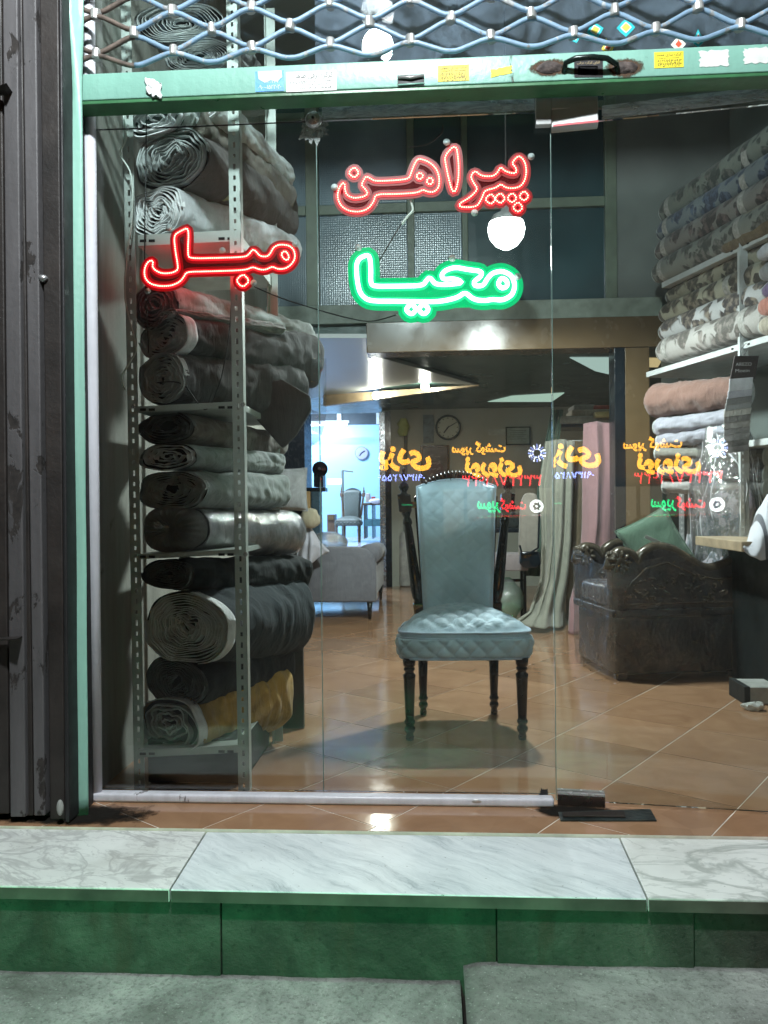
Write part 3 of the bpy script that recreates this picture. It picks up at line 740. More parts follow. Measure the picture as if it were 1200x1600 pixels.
# handle on the bar
hy = YS-.025
hp = [A(881, 112, hy), A(884, 98, hy-.02), A(900, 91, hy-.035), A(925, 89, hy-.04), A(948, 91, hy-.035), A(963, 100, hy-.02), A(966, 113, hy)]
link('handle', MB().tube([hp[0]]+hp[1:-1]+[hp[-1]], .0085, 10), plain('dark_green_iron', (.012, .022, .018), .25, .4), sh, smooth=True)
M_weld = plain('rusty_weld', (.06, .045, .04), .8, var=.6, scale=40, bump=1, bscale=90)
for px in (858, 976):
    c = A(px, 106, hy)
    mb = MB(); bm_pts = []
    def fn(u, v, c=c, px=px):
        a = u*2*PI; r_ = v; rr = .040*r_*(1+.18*noise.noise((math.cos(a)*2+px, math.sin(a)*2, 0)))
        return V((c.x+math.cos(a)*rr, hy-.0015-.010*(1-r_**2)-.004*abs(noise.noise((math.cos(a)*rr*90, math.sin(a)*rr*90, px))), c.z+math.sin(a)*rr*.48))
    link('weld_plate', MB().grid(fn, 28, 9, cu=True), M_weld, sh, smooth=True)
    def stain(): 
        t = NT('rust_stain_%d' % px); t.t.nodes.remove(t.b)
        tr = t.n('ShaderNodeBsdfTransparent'); df = t.n('ShaderNodeBsdfDiffuse'); df.inputs[0].default_value = (.10, .065, .045, 1)
        gm = t.n('ShaderNodeTexGradient', gradient_type='SPHERICAL'); mp = t.co((15, 1, 30)); 
        ad = t.n('ShaderNodeVectorMath', operation='ADD'); t.l(mp, ad.inputs[0]); cm = t.n('ShaderNodeCombineXYZ')
        l_ = c-sh.location; ad.inputs[1].default_value = (-l_.x*15, -l_.y, -l_.z*30); t.l(ad.outputs[0], gm.inputs[0])
        nn = t.n('ShaderNodeMath', operation='MULTIPLY_ADD'); t.l(t.noise(60, 6, .7), nn.inputs[0]); nn.inputs[1].default_value = .9; t.l(gm.outputs['Fac'], nn.inputs[2])
        m = t.n('ShaderNodeMixShader'); t.l(t.ramp(nn.outputs[0], [(.55, 0.), (.85, .95)]), m.inputs[0]); t.l(tr.outputs[0], m.inputs[1]); t.l(df.outputs[0], m.inputs[2]); t.l(m.outputs[0], t.out.inputs[0]); return t.m
    link('rust_stain', MB().box(c.x-.085, c.x+.085, hy-.0012, hy-.0006, c.z-.042, c.z+.042), stain(), sh)
# paper stickers
M_ink = plain('black_ink', (.015, .015, .018), .6)
def sticker(px0, px1, py0, py1, mat, label, lines, ink=None, torn=0, parent=sh, tilt=0.0):
    a, b = A(px0, py0, hy), A(px1, py1, hy); cx, cz = (a.x+b.x)/2, (a.z+b.z)/2; w, h = b.x-a.x, a.z-b.z
    pts = []
    N = 12
    for (ax, az, bx, bz) in ((-1, -1, 1, -1), (1, -1, 1, 1), (1, 1, -1, 1), (-1, 1, -1, -1)):
        for k in range(N):
            u = k/N; x = ax+(bx-ax)*u; z_ = az+(bz-az)*u
            e = torn*(noise.noise((x*3+px0, z_*3, 0))) if torn else 0
            pts.append((cx+w/2*x*(1+e), hy-.0014, cz+h/2*z_*(1+e)+tilt*x*w/2))
    st = link('sticker', MB().prism(pts, (0, .0009, 0)), mat, parent); st['label'] = label
    for (s, ox, oz, ww, hh) in lines:
        tx = text('lettering', s, (cx+ox*w/2, hy-.0016, cz+oz*h/2+tilt*ox*w/2), w*ww, h*hh, ink or M_ink, st, thick=.0003, upv=(0, 0, 1), right=(1, 0, tilt))
    return st
M_pap = plain('white_paper', (.62, .63, .60), .7, var=.12, scale=30); M_yel = plain('yellow_paper', (.62, .50, .08), .65, var=.15, scale=20)
M_yel2 = plain('bright_yellow_paper', (.75, .62, .03), .6, var=.1); M_blu = plain('blue_sticker', (.05, .24, .55), .5, var=.2, scale=20)
M_gold = plain('gold_print', (.5, .38, .2), .5)
sticker(447, 526, 113, 141, M_pap, 'white sticker with black Persian shutter repair advert', [('کرکره برقی طاها', .12, .52, .74, .34), ('تعمیرات نصب کرکره', .2, .02, .6, .14), ('۰۹۱۲۷۱۲۷۶۱', -.55, -.15, .36, .15), ('سیم بکسل و شاتر', .25, -.34, .6, .14), ('فروش و خدمات', .1, -.68, .7, .13)])
sticker(399, 444, 112, 142, M_blu, 'torn blue and white sticker with phone numbers', [('۰۹۱۰-۱۷۷', .1, -.05, .55, .15), ('۰۹۰۰-۱۵۲۲۰۲۰', 0, -.58, .8, .2)], M_pap, .05)
a = A(402, 112, hy); b = A(441, 128, hy)
link('torn_patch', MB().prism([(a.x+(b.x-a.x)*u, hy-.0024, a.z+(b.z-a.z)*v) for u, v in ((.02, 0), (.98, 0), (1, .6), (.8, 1), (.55, .85), (.3, 1.05), (.05, .7))], (0, .0008, 0)), plain('mint_patch', (.42, .55, .52), .5), sh)
sticker(684, 733, 103, 126, M_yel, 'yellow sticker with two phone numbers', [('کرکره سازی رسولی', 0, .68, .86, .22), ('تعمیرات و فروش', 0, .3, .8, .1), ('۰۹۱۲۶۶۱۸۶۵۸', 0, -.22, .86, .26), ('۰۹۳۵۶۵۹۲۳۳۷', 0, -.7, .86, .26)])
sticker(1022, 1068, 82, 105, M_yel2, 'bright yellow sticker of a shutter maker with phone numbers', [('کرکره سازی محمد', 0, .6, .86, .24), ('تعمیرات در اسرع وقت', 0, .2, .7, .1), ('۰۹۱۲۶۹۹۳۵۹۳', 0, -.22, .86, .24), ('۰۹۳۵۶۹۹۳۵۹۳', 0, -.66, .86, .24)])
sticker(767, 799, 107, 117, M_yel2, 'torn yellow sticker scrap', [], None, .3, tilt=.18)
st = sticker(897, 942, 95, 120, plain('black_sticker', (.02, .018, .02), .4), 'black sticker with gold number panel behind the handle', [('آقای کرکره برقی', 0, .68, .8, .2)], M_gold, tilt=-.03)
sticker(903, 934, 104, 117, M_gold, 'gold number panel of the black sticker', [('۰۹۱۲۷۵۳۱۱۲۱', 0, .4, .86, .32), ('۰۹۱۲۰۰۵۶۱۳۳', 0, -.4, .86, .32)], tilt=-.03)
sticker(1093, 1138, 80, 103, M_pap, 'scraped off white sticker', [], None, .22); sticker(1162, 1206, 76, 98, M_pap, 'scraped white sticker at the right end', [], None, .25)
# slot with bent lip
a, b = A(621, 118, hy), A(663, 134, hy)
link('slot', MB().box(a.x, b.x, hy-.0012, hy-.0004, b.z, a.z), M_blk, sh); link('slot_lip', MB().tube([(a.x+.002, hy-.004, a.z-.008), ((a.x+b.x)/2, hy-.007, a.z-.012), (b.x-.002, hy-.004, a.z-.006)], .0055, 8), M_clip, sh, smooth=True)
link('slot_lip', MB().tube([(a.x+.002, hy-.003, b.z+.004), (b.x-.002, hy-.003, b.z+.006)], .003, 8), M_mint, sh, smooth=True)
a = A(236, 130, hy-.01)
rag = MB()
def rf(u, v): return V((a.x-.018+.05*u+.012*noise.noise((u*3, v*3, 2)), hy-.004-.012*abs(noise.noise((u*4, v*5, 1))), a.z+.022-.05*v-.02*u+.012*noise.noise((u*5, v*4, 7))))
tag(link('rag', MB().grid(rf, 10, 10), plain('white_rag', (.7, .72, .7), .8), None, smooth=True, solid=.003), 'small white rag stuck on the left end of the green bar', 'rag')
# little diamond stickers on the fanlight
dc = {'c': plain('cyan_sticker', (.02, .45, .5), .4), 'y': plain('yellow_sticker', (.75, .6, .08), .4), 'w': plain('cream_sticker', (.75, .72, .6), .4), 'r': plain('red_sticker', (.55, .08, .04), .4)}
def diamond(px, py, s, outer, inner, rot=0, drop=False):
    c = A(px, py, YG-.008); cc = []
    root = None
    for k, (sc, mt) in enumerate(((1, outer), (.62, 'w'), (.45, inner))):
        pts = []
        for i in range(16):
            an = 2*PI*i/16+rot; q = 1/(abs(math.cos(an-rot))+abs(math.sin(an-rot)))**.85
            if drop and abs(((an-rot) % (2*PI))-PI/2) < .3: q *= 1.45
            pts.append((c.x+math.cos(an)*q*s*sc, YG-.0075-.0012*k, c.z+math.sin(an)*q*s*sc))
        o = link('diamond_sticker' if k == 0 else 'inner_diamond', MB().prism(pts, (0, .001, 0)), dc[mt], p3 if k == 0 else root)
        if k == 0: root = o; 
for d_ in ((930, 47, .028, 'c', 'y', .2), (978, 43, .030, 'c', 'y', 0), (898, 57, .022, 'c', 'c', .3), (950, 74, .022, 'y', 'r', .2, True), (1091, 62, .024, 'c', 'r', 0, True), (1060, 69, .024, 'w', 'r', 0, True)): diamond(*d_)

# ---------------------------------------------------------------- LED signs on the glass
def smooth_closed(pts, it=2):
    for _ in range(it):
        n = len(pts); out = []
        for i in range(n):
            a, b = V(pts[i]), V(pts[(i+1) % n]); out += [a*.78+b*.22, a*.22+b*.78]
        pts = out
    return pts
def resample(pts, step, closed=True):
    P = [V(p) for p in pts]+([V(pts[0])] if closed else []); L = [0]
    for i in range(1, len(P)): L.append(L[-1]+(P[i]-P[i-1]).length)
    n = max(3, int(L[-1]/step)); out = []; k = 0
    for i in range(n):
        s = L[-1]*i/n
        while L[k+1] < s: k += 1
        out.append(P[k].lerp(P[k+1], (s-L[k])/max(1e-9, L[k+1]-L[k])))
    return out
def offset_poly(pts, d):
    n = len(pts); out = []
    area = sum(pts[i].x*pts[(i+1) % n].z-pts[(i+1) % n].x*pts[i].z for i in range(n)); sg = 1 if area > 0 else -1
    for i in range(n):
        t = (pts[(i+1) % n]-pts[i-1]); t.normalize(); out.append(pts[i]+V((t.z, 0, -t.x))*d*sg)
    return out
def led_sign(name, label, off, sc, loops, dots, led, halo, fill, ledr, step, halo_r, thick_line=False):
    YL = YG+.012
    W_ = lambda p: A(off[0]+p[0]/sc, off[1]+p[1]/sc, YL)
    c0 = W_(loops[0][0]); t_ = thing(name, label, 'sign', (c0.x, YL, c0.z))
    hb = MB(); lb = MB(); fb = MB(); gb_ = MB()
    allp = [smooth_closed([W_(p) for p in lp], 2) for lp in loops]
    for (x, y, r_) in dots:
        allp.append(smooth_closed([W_(p) for p in ((x, y-r_), (x+r_, y), (x, y+r_), (x-r_, y))], 1))
    for i, lp in enumerate(allp):
        lp = resample(lp, .006); lb_ = V((0, 0, 0))
        # acrylic back plate reaching past the outline, its emission imitating the glow
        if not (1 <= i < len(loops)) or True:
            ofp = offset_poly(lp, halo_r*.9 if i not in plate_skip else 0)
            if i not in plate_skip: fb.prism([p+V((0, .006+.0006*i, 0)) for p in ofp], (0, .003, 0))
        for (hw, dy, tgt_) in ((halo_r*.62, .0015, hb), (halo_r*1.25, .0035, gb_)):  # emissive ribbons imitate the bloom round the LED lines
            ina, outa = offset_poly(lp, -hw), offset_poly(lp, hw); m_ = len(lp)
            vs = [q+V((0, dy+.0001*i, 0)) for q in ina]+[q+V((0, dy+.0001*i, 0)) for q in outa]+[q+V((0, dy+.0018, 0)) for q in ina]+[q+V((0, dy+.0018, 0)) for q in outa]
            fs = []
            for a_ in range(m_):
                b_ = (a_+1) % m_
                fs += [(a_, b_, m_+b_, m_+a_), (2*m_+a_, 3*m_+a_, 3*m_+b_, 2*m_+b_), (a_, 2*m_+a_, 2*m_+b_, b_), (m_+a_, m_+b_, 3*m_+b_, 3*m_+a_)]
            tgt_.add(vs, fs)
        if thick_line: lb.tube([p-V((0, .004, 0)) for p in lp], ledr, 8, closed=True)
        else:
            for p in resample(lp, step): lb.ball(p-V((0, .002, 0)), ledr, 6)
    stuff(link('led_dots' if not thick_line else 'led_tube', lb, led, t_, smooth=True, weld=False))
    link('bloom_rim', hb, halo[0], t_, weld=False); link('bloom_edge', gb_, halo[1], t_, weld=False); link('back_plate', fb, fill, t_)
    # suction cups
    return t_
red_led = emit('red_led', (1, .48, .34), 5); red_halo = (emit('red_bloom_rim', (1, .006, .02), 1.5), emit('red_bloom_edge', (1, .002, .008), .38)); 
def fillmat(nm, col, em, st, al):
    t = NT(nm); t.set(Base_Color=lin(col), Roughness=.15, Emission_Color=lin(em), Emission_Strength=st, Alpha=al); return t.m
red_fill = fillmat('dark_red_acrylic_glow', (.08, .004, .006), (1, .01, .02), .045, .8)
plate_skip = {1, 2, 3}
loopsN = [[(120, 350), (97, 385), (90, 430), (110, 475), (150, 500), (205, 505), (250, 490), (280, 452), (290, 412), (400, 412), (510, 405), (535, 388), (560, 400), (595, 402), (620, 375), (622, 320), (600, 270), (560, 240), (510, 225), (490, 260), (475, 300), (465, 332), (400, 340), (285, 345), (262, 330), (240, 318), (228, 340), (215, 365), (240, 390), (250, 410), (230, 425), (180, 434), (142, 420), (130, 390), (130, 360)],
          [(520, 298), (542, 318), (520, 338), (498, 318)], [(572, 322), (594, 345), (572, 366), (552, 345)],
          [(600, 100)]][:3]
loopsN += [[(708, 150), (722, 240), (722, 330), (708, 395), (690, 402), (672, 340), (656, 265), (648, 212)],
           [(805, 288), (840, 318), (900, 320), (925, 300), (940, 268), (960, 290), (1000, 305), (1026, 300), (1018, 270), (996, 252), (1035, 208), (1066, 240), (1076, 290), (1066, 345), (1040, 375), (1000, 383), (965, 378), (940, 358), (920, 378), (880, 388), (855, 397), (845, 430), (820, 474), (780, 481), (730, 479), (722, 463), (780, 430), (824, 385), (800, 355), (783, 320)]]
plate_skip = {1, 2}
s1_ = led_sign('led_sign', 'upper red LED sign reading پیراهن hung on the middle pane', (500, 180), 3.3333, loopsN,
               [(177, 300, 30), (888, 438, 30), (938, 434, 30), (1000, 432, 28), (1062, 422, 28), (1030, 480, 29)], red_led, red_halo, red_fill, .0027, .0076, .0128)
loopsM = [[(148, 305), (118, 325), (102, 370), (107, 420), (140, 455), (200, 470), (270, 467), (322, 445), (352, 410), (364, 380), (500, 377), (735, 370), (780, 348), (820, 365), (860, 368), (905, 345), (930, 362), (980, 362), (1020, 337), (1046, 295), (1040, 245), (1010, 215), (950, 208), (910, 225), (888, 270), (868, 285), (825, 283), (800, 250), (780, 238), (762, 265), (735, 287), (600, 292), (388, 297), (374, 270), (382, 100), (335, 122), (287, 150), (297, 250), (314, 345), (310, 372), (270, 388), (210, 390), (170, 370), (152, 345), (160, 320)],
          [(965, 255), (990, 250), (1008, 285), (1000, 310), (975, 300), (958, 275)]]
plate_skip = {1}
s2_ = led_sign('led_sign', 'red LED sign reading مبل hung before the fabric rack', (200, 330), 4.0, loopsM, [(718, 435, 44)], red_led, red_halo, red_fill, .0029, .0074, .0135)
loopsG = [[(190, 755), (258, 722), (266, 800), (264, 880), (285, 893), (400, 892), (535, 890), (555, 862), (570, 845), (585, 862), (602, 882), (660, 885), (750, 874), (700, 852), (640, 858), (632, 832), (655, 808), (705, 793), (770, 806), (845, 815), (838, 842), (800, 868), (805, 892), (850, 890), (872, 850), (900, 822), (950, 812), (1000, 838), (1016, 890), (1000, 940), (950, 966), (900, 960), (860, 968), (800, 962), (755, 922), (720, 950), (650, 968), (580, 974), (400, 970), (255, 970), (208, 930), (192, 850)],
          [(945, 845), (975, 865), (975, 895), (945, 905), (925, 880)]]
plate_skip = {1}
g_led = emit('green_led', (.78, 1.0, .90), 5); g_halo = (emit('green_bloom_rim', (.01, .95, .30), 1.7), emit('green_bloom_edge', (.0, .85, .28), .85)); g_fill = fillmat('green_acrylic_glow', (.0, .16, .06), (0, 1, .3), .75, .85)
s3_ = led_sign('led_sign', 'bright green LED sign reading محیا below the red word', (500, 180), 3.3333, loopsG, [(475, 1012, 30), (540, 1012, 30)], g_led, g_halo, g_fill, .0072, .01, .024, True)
M_clear = plain('clear_suction_cup', (.55, .6, .6), .1)
for root, ps in ((s1_, ((660, 140), (1100, 215), (805, 508), (75, 375))), (s3_, ((200, 690), (688, 745), (1030, 840)))):
    for (x, y) in ps:
        c = A(500+x/3.3333, 180+y/3.3333, YG+.01); link('suction_cup', MB().lathe([(.012, 0), (.009, .003), (.004, .008), (.005, .012), (.003, .014)], c, 14, (0, 1, 0)), M_clear, root, smooth=True)
for (x, y) in ((255, 105), (590, 245), (785, 447), (122, 500), (1045, 205)):
    c = A(200+x/4, 330+y/4, YG+.01); link('suction_cup', MB().lathe([(.011, 0), (.008, .003), (.004, .008), (.005, .012), (.003, .014)], c, 14, (0, 1, 0)), M_clear, s2_, smooth=True)
for root_, en, col, px_, py_ in ((s3_, .22, (.03, 1, .32), 610, 450), (s3_, .22, (.03, 1, .32), 690, 445), (s3_, .22, (.03, 1, .32), 760, 440), (s2_, .2, (1, .02, .03), 300, 420), (s2_, .2, (1, .02, .03), 410, 405), (s1_, .15, (1, .02, .03), 600, 300), (s1_, .15, (1, .02, .03), 760, 290)):
    ld = bpy.data.lights.new('led_glow', 'POINT'); ld.energy = en; ld.color = col; ld.shadow_soft_size = .02
    lo = bpy.data.objects.new('led_glow', ld); S.collection.objects.link(lo); lo.parent = root_; lo.location = A(px_, py_, YG+.11)-root_.location
for root_, en, col, px_, py_ in ((s3_, .45, (.05, 1, .35), 680, 440), (s2_, .6, (1, .03, .03), 345, 415), (s1_, .6, (1, .03, .03), 680, 285)):
    ld = bpy.data.lights.new('led_light', 'AREA'); ld.shape = 'RECTANGLE'; ld.size = .5; ld.size_y = .12; ld.energy = en; ld.color = col
    lo = bpy.data.objects.new('led_light', ld); S.collection.objects.link(lo); lo.parent = root_; lo.location = A(px_, py_, YG+.05)-root_.location; lo.rotation_euler = (R(90), 0, R(0))
def wire(label, pts, r_=.0022, col='black_cable', cat='cable'):
    path = [V(p) for p in pts]
    sm = []
    for i in range(len(path)-1):
        p0_, p1_, p2_, p3_ = path[max(0, i-1)], path[i], path[i+1], path[min(len(path)-1, i+2)]
        for k in range(6):
            t = k/6; sm.append(.5*((2*p1_)+(p2_-p0_)*t+(2*p0_-5*p1_+4*p2_-p3_)*t*t+(-p0_+3*p1_-3*p2_+p3_)*t**3))
    sm.append(path[-1])
    o = link('cable', MB().tube(sm, r_, 6), plain(col, (.012, .012, .012) if col == 'black_cable' else (.6, .65, .6), .5), None, smooth=True)
    return tag(o, label, cat)
yw = YG+.03
wire('thin black cable sagging from the red sign dot to the green sign', [A(397, 448, yw), A(440, 466, yw), A(500, 485, yw), A(545, 497, yw+.02), A(580, 502, yw+.02), A(620, 492, yw)])
wire('thin dark cable rising from the green sign to a white splice', [A(590, 412, yw), A(610, 378, yw), A(630, 345, yw)])
wire('pale splice of the cable under the upper red sign', [A(628, 350, yw), A(637, 338, yw), A(645, 328, yw), A(641, 313, yw)], .004, 'pale_cable')
wire('loose dark cable above the upper red sign', [A(640, 230, yw), A(668, 225, yw), A(690, 208, yw), A(692, 195, yw)])
wire('black cable hanging down in front of the left rack under the red sign', [A(362, 440, yw+.05), A(360, 500, yw+.05), A(352, 560, yw+.05), A(341, 605, yw+.05), A(320, 640, yw+.05), A(285, 600, yw+.05), A(245, 598, yw+.05)])
wire('pale tangled cable along the left rack post', [A(190, 165, yw), A(197, 215, yw), A(188, 240, yw), A(205, 275, yw), A(206, 340, yw), A(198, 400, yw), A(196, 470, yw), A(212, 540, yw), A(205, 562, yw), A(190, 590, yw), A(196, 610, yw)], .003, 'pale_cable')
wire('thin black cable down the left rack beside the near post', [A(229, 150, yw), A(228, 260, yw), A(226, 400, yw), A(231, 520, yw), A(232, 552, yw)])

# ================================================================= LEFT RACK AND BOLTS
M_rack = plain('grey_rack_paint', (.40, .44, .41), .45, .2, var=.12, scale=8)
M_hole = plain('slot_shadow', (.008, .008, .008), .9, bump=0)
def post_slotted(parent, top, bot, w, hole=.038, ztop=None, facing=(0, -1, 0), axis=(1, 0, 0), name='post', side=-1, holes=True, nmax=200):
    """angle-iron upright with a real row of punched slots"""
    top, bot = V(top), V(bot); d = (top-bot); L = d.length; dn = d.normalized(); ax = V(axis).normalized(); fc = V(facing).normalized(); th = .0022
    mb = MB()
    def quad(s0, s1, h0, h1):
        if h1-h0 < 1e-5 or s1-s0 < 1e-5: return
        q = [bot+dn*h+ax*s for s, h in ((s0, h0), (s1, h0), (s1, h1), (s0, h1))]
        mb.hexa(q, [p-fc*th for p in q])
    hw = w*.11; n = int(L/hole); a, b = -w/2, w/2
    quad(a, -hw, 0, L); quad(hw, b, 0, L); prev = 0
    if holes:
        for i in range(n):
            hc = (i+.5)*hole; hl = hole*(.27 if i % 2 else .19)
            quad(-hw, hw, prev, hc-hl); prev = hc+hl
    quad(-hw, hw, prev, L)
    # return flange of the angle
    q = [bot+ax*(a if side < 0 else b), bot+ax*((a if side < 0 else b)+side*-th)]
    mb.hexa([q[0]-fc*.0, q[1]-fc*.0, q[1]-fc*.038, q[0]-fc*.038], [p+d for p in (q[0], q[1], q[1]-fc*.038, q[0]-fc*.038)])
    return link(name, mb, M_rack, parent, weld=False)
rack = thing('slotted_rack', 'grey slotted angle rack holding the bolts of fabric at the left', 'shelf', (-.87, .25, 0))
YP = -.035
post_slotted(rack, A(195, -60, YP), Z(218, 1231, .001)*1.0, .038, axis=(1, 0, 0))
pb2 = V((Z(388, 1226).x, YP, .001)); pt2 = A(361, -60, YP)
post_slotted(rack, pt2, pb2, .040, side=1)
for (a_, b_) in (((195, -60), (218, 1231)),): pass
for px in (218, 388):
    b = Z(px, 1231, 0); post_slotted(rack, (b.x, .56, 3.1), (b.x, .56, .001), .038, facing=(0, 1, 0), holes=False)
def board(py0, py1, x0px=(215, 372), name='shelf_board'):
    a, b = A(x0px[0], py0, YP+.004), A(x0px[1], py0-8, YP+.004); c = A(x0px[0], py1, YP+.004)
    h = a.z-c.z
    link(name, MB().hexa([(a.x, YP+.003, c.z), (b.x, YP+.003, c.z+(b.z-a.z)), (b.x, .57, c.z+(b.z-a.z)), (a.x, .57, c.z)],
                         [(a.x, YP+.003, a.z), (b.x, YP+.003, b.z), (b.x, .57, b.z), (a.x, .57, a.z)]), M_rack, rack, bevel=.002)
    for px in (x0px[0]+8, x0px[0]+22, x0px[1]-26, x0px[1]-12):
        q = A(px, (py0+py1)/2-(3.5 if px > 300 else 0), YP+.0005)
        link('slot', MB().box(q.x-.011, q.x+.011, YP+.0012, YP+.0028, q.z-.0045, q.z+.0045), M_hole, rack)
board(635, 645); board(866, 874); board(367, 385); board(1172, 1184)
for (px, py) in ((209, 635), (380, 632), (213, 868), (384, 866)):
    q = A(px, py, YP-.006); link('bolt_head', MB().lathe([(.008, 0), (.009, .003), (.006, .006)], q, 6, (0, -1, 0)), M_steel, rack)
cloths = {
 'pale': fabric('cloth_pale_grey', (.42, .45, .44)), 'silver': fabric('cloth_silver', (.50, .50, .52), rough=.6), 'taupe': fabric('cloth_taupe', (.13, .115, .095)),
 'char': fabric('cloth_charcoal', (.045, .043, .042)), 'brn': fabric('cloth_brown_grey', (.085, .072, .066)), 'blk': fabric('cloth_black', (.012, .016, .017)), 'navy': fabric('cloth_midnight', (.018, .028, .034)),
 'grey': fabric('cloth_grey', (.24, .27, .26)), 'mid': fabric('cloth_mid_grey', (.17, .175, .17)), 'gold': fabric('cloth_ochre', (.44, .26, .06), var=.4), 'goldp': fabric('cloth_ochre2', (.40, .26, .08)),
 'ivory': fabric('cloth_ivory_back', (.52, .54, .52)), 'edge': fabric('cloth_edge_white', (.78, .80, .80)), 'dkedge': fabric('cloth_edge_dark', (.12, .13, .13)), 'medge': fabric('cloth_edge_mid', (.42, .45, .44))}
def bolt(label, near, far, nh, fh, cloth, edge, Yn=.04, Yf=.70, turns=6, squash=2.3, seed=0, wr=.009, wrap=False, group='bolts of fabric on the left rack', core=.12, bulge=0, nose=0, selv=None, wav=.22, rot=0.0):
    """near/far: pixel centre of each end; nh/fh: half width and half height in pixels"""
    N, Fp = A(near[0], near[1], Yn), A(far[0], far[1], Yf)
    ax = (Fp-N); L = ax.length; ax.normalize()
    hz = ax.cross(V((0, 0, 1))).normalized(); vz = hz.cross(ax).normalized()
    if hz.dot(rt) < 0: hz = -hz
    kx = max(.5, abs(hz.dot(rt))); dn_, df_ = dep(N), dep(Fp)
    an, bn = nh[0]*1.1*dn_/FOC/kx, nh[1]*1.06*dn_/FOC; af, bf = fh[0]*df_/FOC/kx, fh[1]*1.06*df_/FOC
    t_ = thing('fabric_bolt', label, 'fabric bolt', tuple(N-V((0, 0, bn))), 0, group)
    def sec(th, t, k=1.0):
        a = an+(af-an)*t; b = bn+(bf-bn)*t
        c, s_ = math.cos(th+rot), math.sin(th+rot); r_ = (abs(c)**squash+abs(s_)**squash)**(-1/squash)*(1+.13*noise.noise((c*1.1+seed*3.1, s_*1.1+t*.8, seed*.37)))
        return hz*(a*c*r_*k)+vz*(b*s_*r_*k)
    M_ = 64; NL = 70
    def body(u, v):
        th = 2*PI*u; k = 1.0; t = v
        if v > .93: k = math.sqrt(max(0.02, 1-((v-.93)/.07)**2*.92))
        p = N+ax*(L*t)+sec(th, t, k)
        fd = .0032*math.sin(t*60+th*3+4*noise.noise((t*6, th, seed)))*max(0, noise.noise((t*5+seed, math.cos(th)*1.5, 3))+.1)*2
        w = wr*(noise.noise((math.cos(th)*1.6+seed, math.sin(th)*1.6, t*7+seed)) + .7*noise.noise((math.cos(th)*3+t*5, math.sin(th)*3+seed, t*16)))
        f = math.sin(th*2+t*22+seed)*noise.noise((t*4, th, seed))*wr*.6
        sag = -bulge*math.sin(PI*min(1, t))*.5
        rad = sec(th, t).normalized()
        return p+rad*(w+f+fd)*min(1, t*12+.15)+V((0, 0, sag))
    mb = MB().grid(body, M_, NL, cu=True)
    n0 = len(mb.v); mb.v.append(tuple(N+ax*L)); base = (NL-1)*M_
    mb.f += [(base+i, base+(i+1) % M_, n0) for i in range(M_)]
    link('cloth', mb, cloth, t_, smooth=True)
    if wrap:
        # gathered plastic at the near end, twisted to a knot
        def cap(u, v):
            th = 2*PI*u; k = 1-v; r_ = k**.8
            p = N-ax*(.012+.03*math.sin(PI*v))+sec(th, 0, max(.015, r_))
            return p-ax*(.006*math.sin(th*22+seed)*k*(1-k)*4)
        link('cloth_end', MB().grid(cap, 88, 16, cu=True), cloth, t_, smooth=True)
        def sl(u, v):
            th = 2*PI*u; k = 1.035+.02*noise.noise((math.cos(th)*4, math.sin(th)*4, v*20))
            if v > .95: k *= max(.1, 1-(v-.95)*12)
            return N+ax*(L*v*1.01)+sec(th, min(1, v), k)
        link('plastic_sleeve', MB().grid(sl, 64, 36, cu=True), film('sleeve_film', (.92, .92, .95), .3, .10), t_, smooth=True)
        def kn(u, v):
            th = 2*PI*u; r_ = .004+.016*abs(v-.4)**.8
            return N-ax*(.05+.05*v)+hz*(math.cos(th)*r_*(1+.3*math.sin(3*th)))+vz*(math.sin(th)*r_+.01*v)
        link('plastic_knot', MB().grid(kn, 20, 8, cu=True), film('sleeve_film2', (.95, .95, .95), .5, .3), t_, smooth=True)
        return t_
    # recessed dark core plus the wound layers as a ribbon standing out of the end
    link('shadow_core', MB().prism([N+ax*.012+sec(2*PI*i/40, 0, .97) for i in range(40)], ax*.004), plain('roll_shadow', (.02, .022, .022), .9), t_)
    turns = turns*1.5
    mb = MB(); steps = int(turns*44); q = []
    for i in range(steps+1):
        tt = i/steps; th = -2*PI*turns*tt; k = core+(1-core)*tt
        wv = wav*(1-tt*.8)*noise.noise((math.cos(th)*2.2+seed, math.sin(th)*2.2, tt*3.5+seed*.7))
        k2 = min(1.0, max(.03, k*(1+wv)-.0))
        sq = sec(th, 0, k2)
        # layers flatten towards the heart
        sq = sq+vz*(bn*.36*(1-tt)*noise.noise((sq.dot(hz)/an*2.4+seed, tt*2, seed)))
        out = .004+.010*abs(noise.noise((th*.35, tt*6, seed)))+(.004 if int(tt*turns) % 2 else 0)
        q.append((sq, out))
    thick = min(an, bn)*(1-core)/turns*.40
    vs = []; fs = []
    for i, (sq, out) in enumerate(q):
        nr = sq.normalized() if sq.length > 1e-6 else hz; c = N+sq
        vs += [c-nr*thick+ax*.014, c-nr*thick-ax*out, c-ax*(out+.001), c+ax*.014]
    for i in range(len(q)-1):
        for k in range(3): fs.append((i*4+k, i*4+k+1, i*4+4+k+1, i*4+4+k))
    mb.add(vs, fs); link('wound_layers', mb, edge, t_, smooth=False, weld=False)
    if selv:   # outermost turn showing its backing
        def sv(u, v): th = -PI*.35+u*2*PI*selv; return N-ax*.014+ax*(.045*v)+sec(th, 0, 1.015+.02*noise.noise((u*6, v*2, seed)))
        link('selvedge', MB().grid(sv, 50, 5), cloths['edge'], t_, smooth=True, solid=.002)
    return t_
C_ = cloths
G_up = 'bolts of fabric on the left rack'
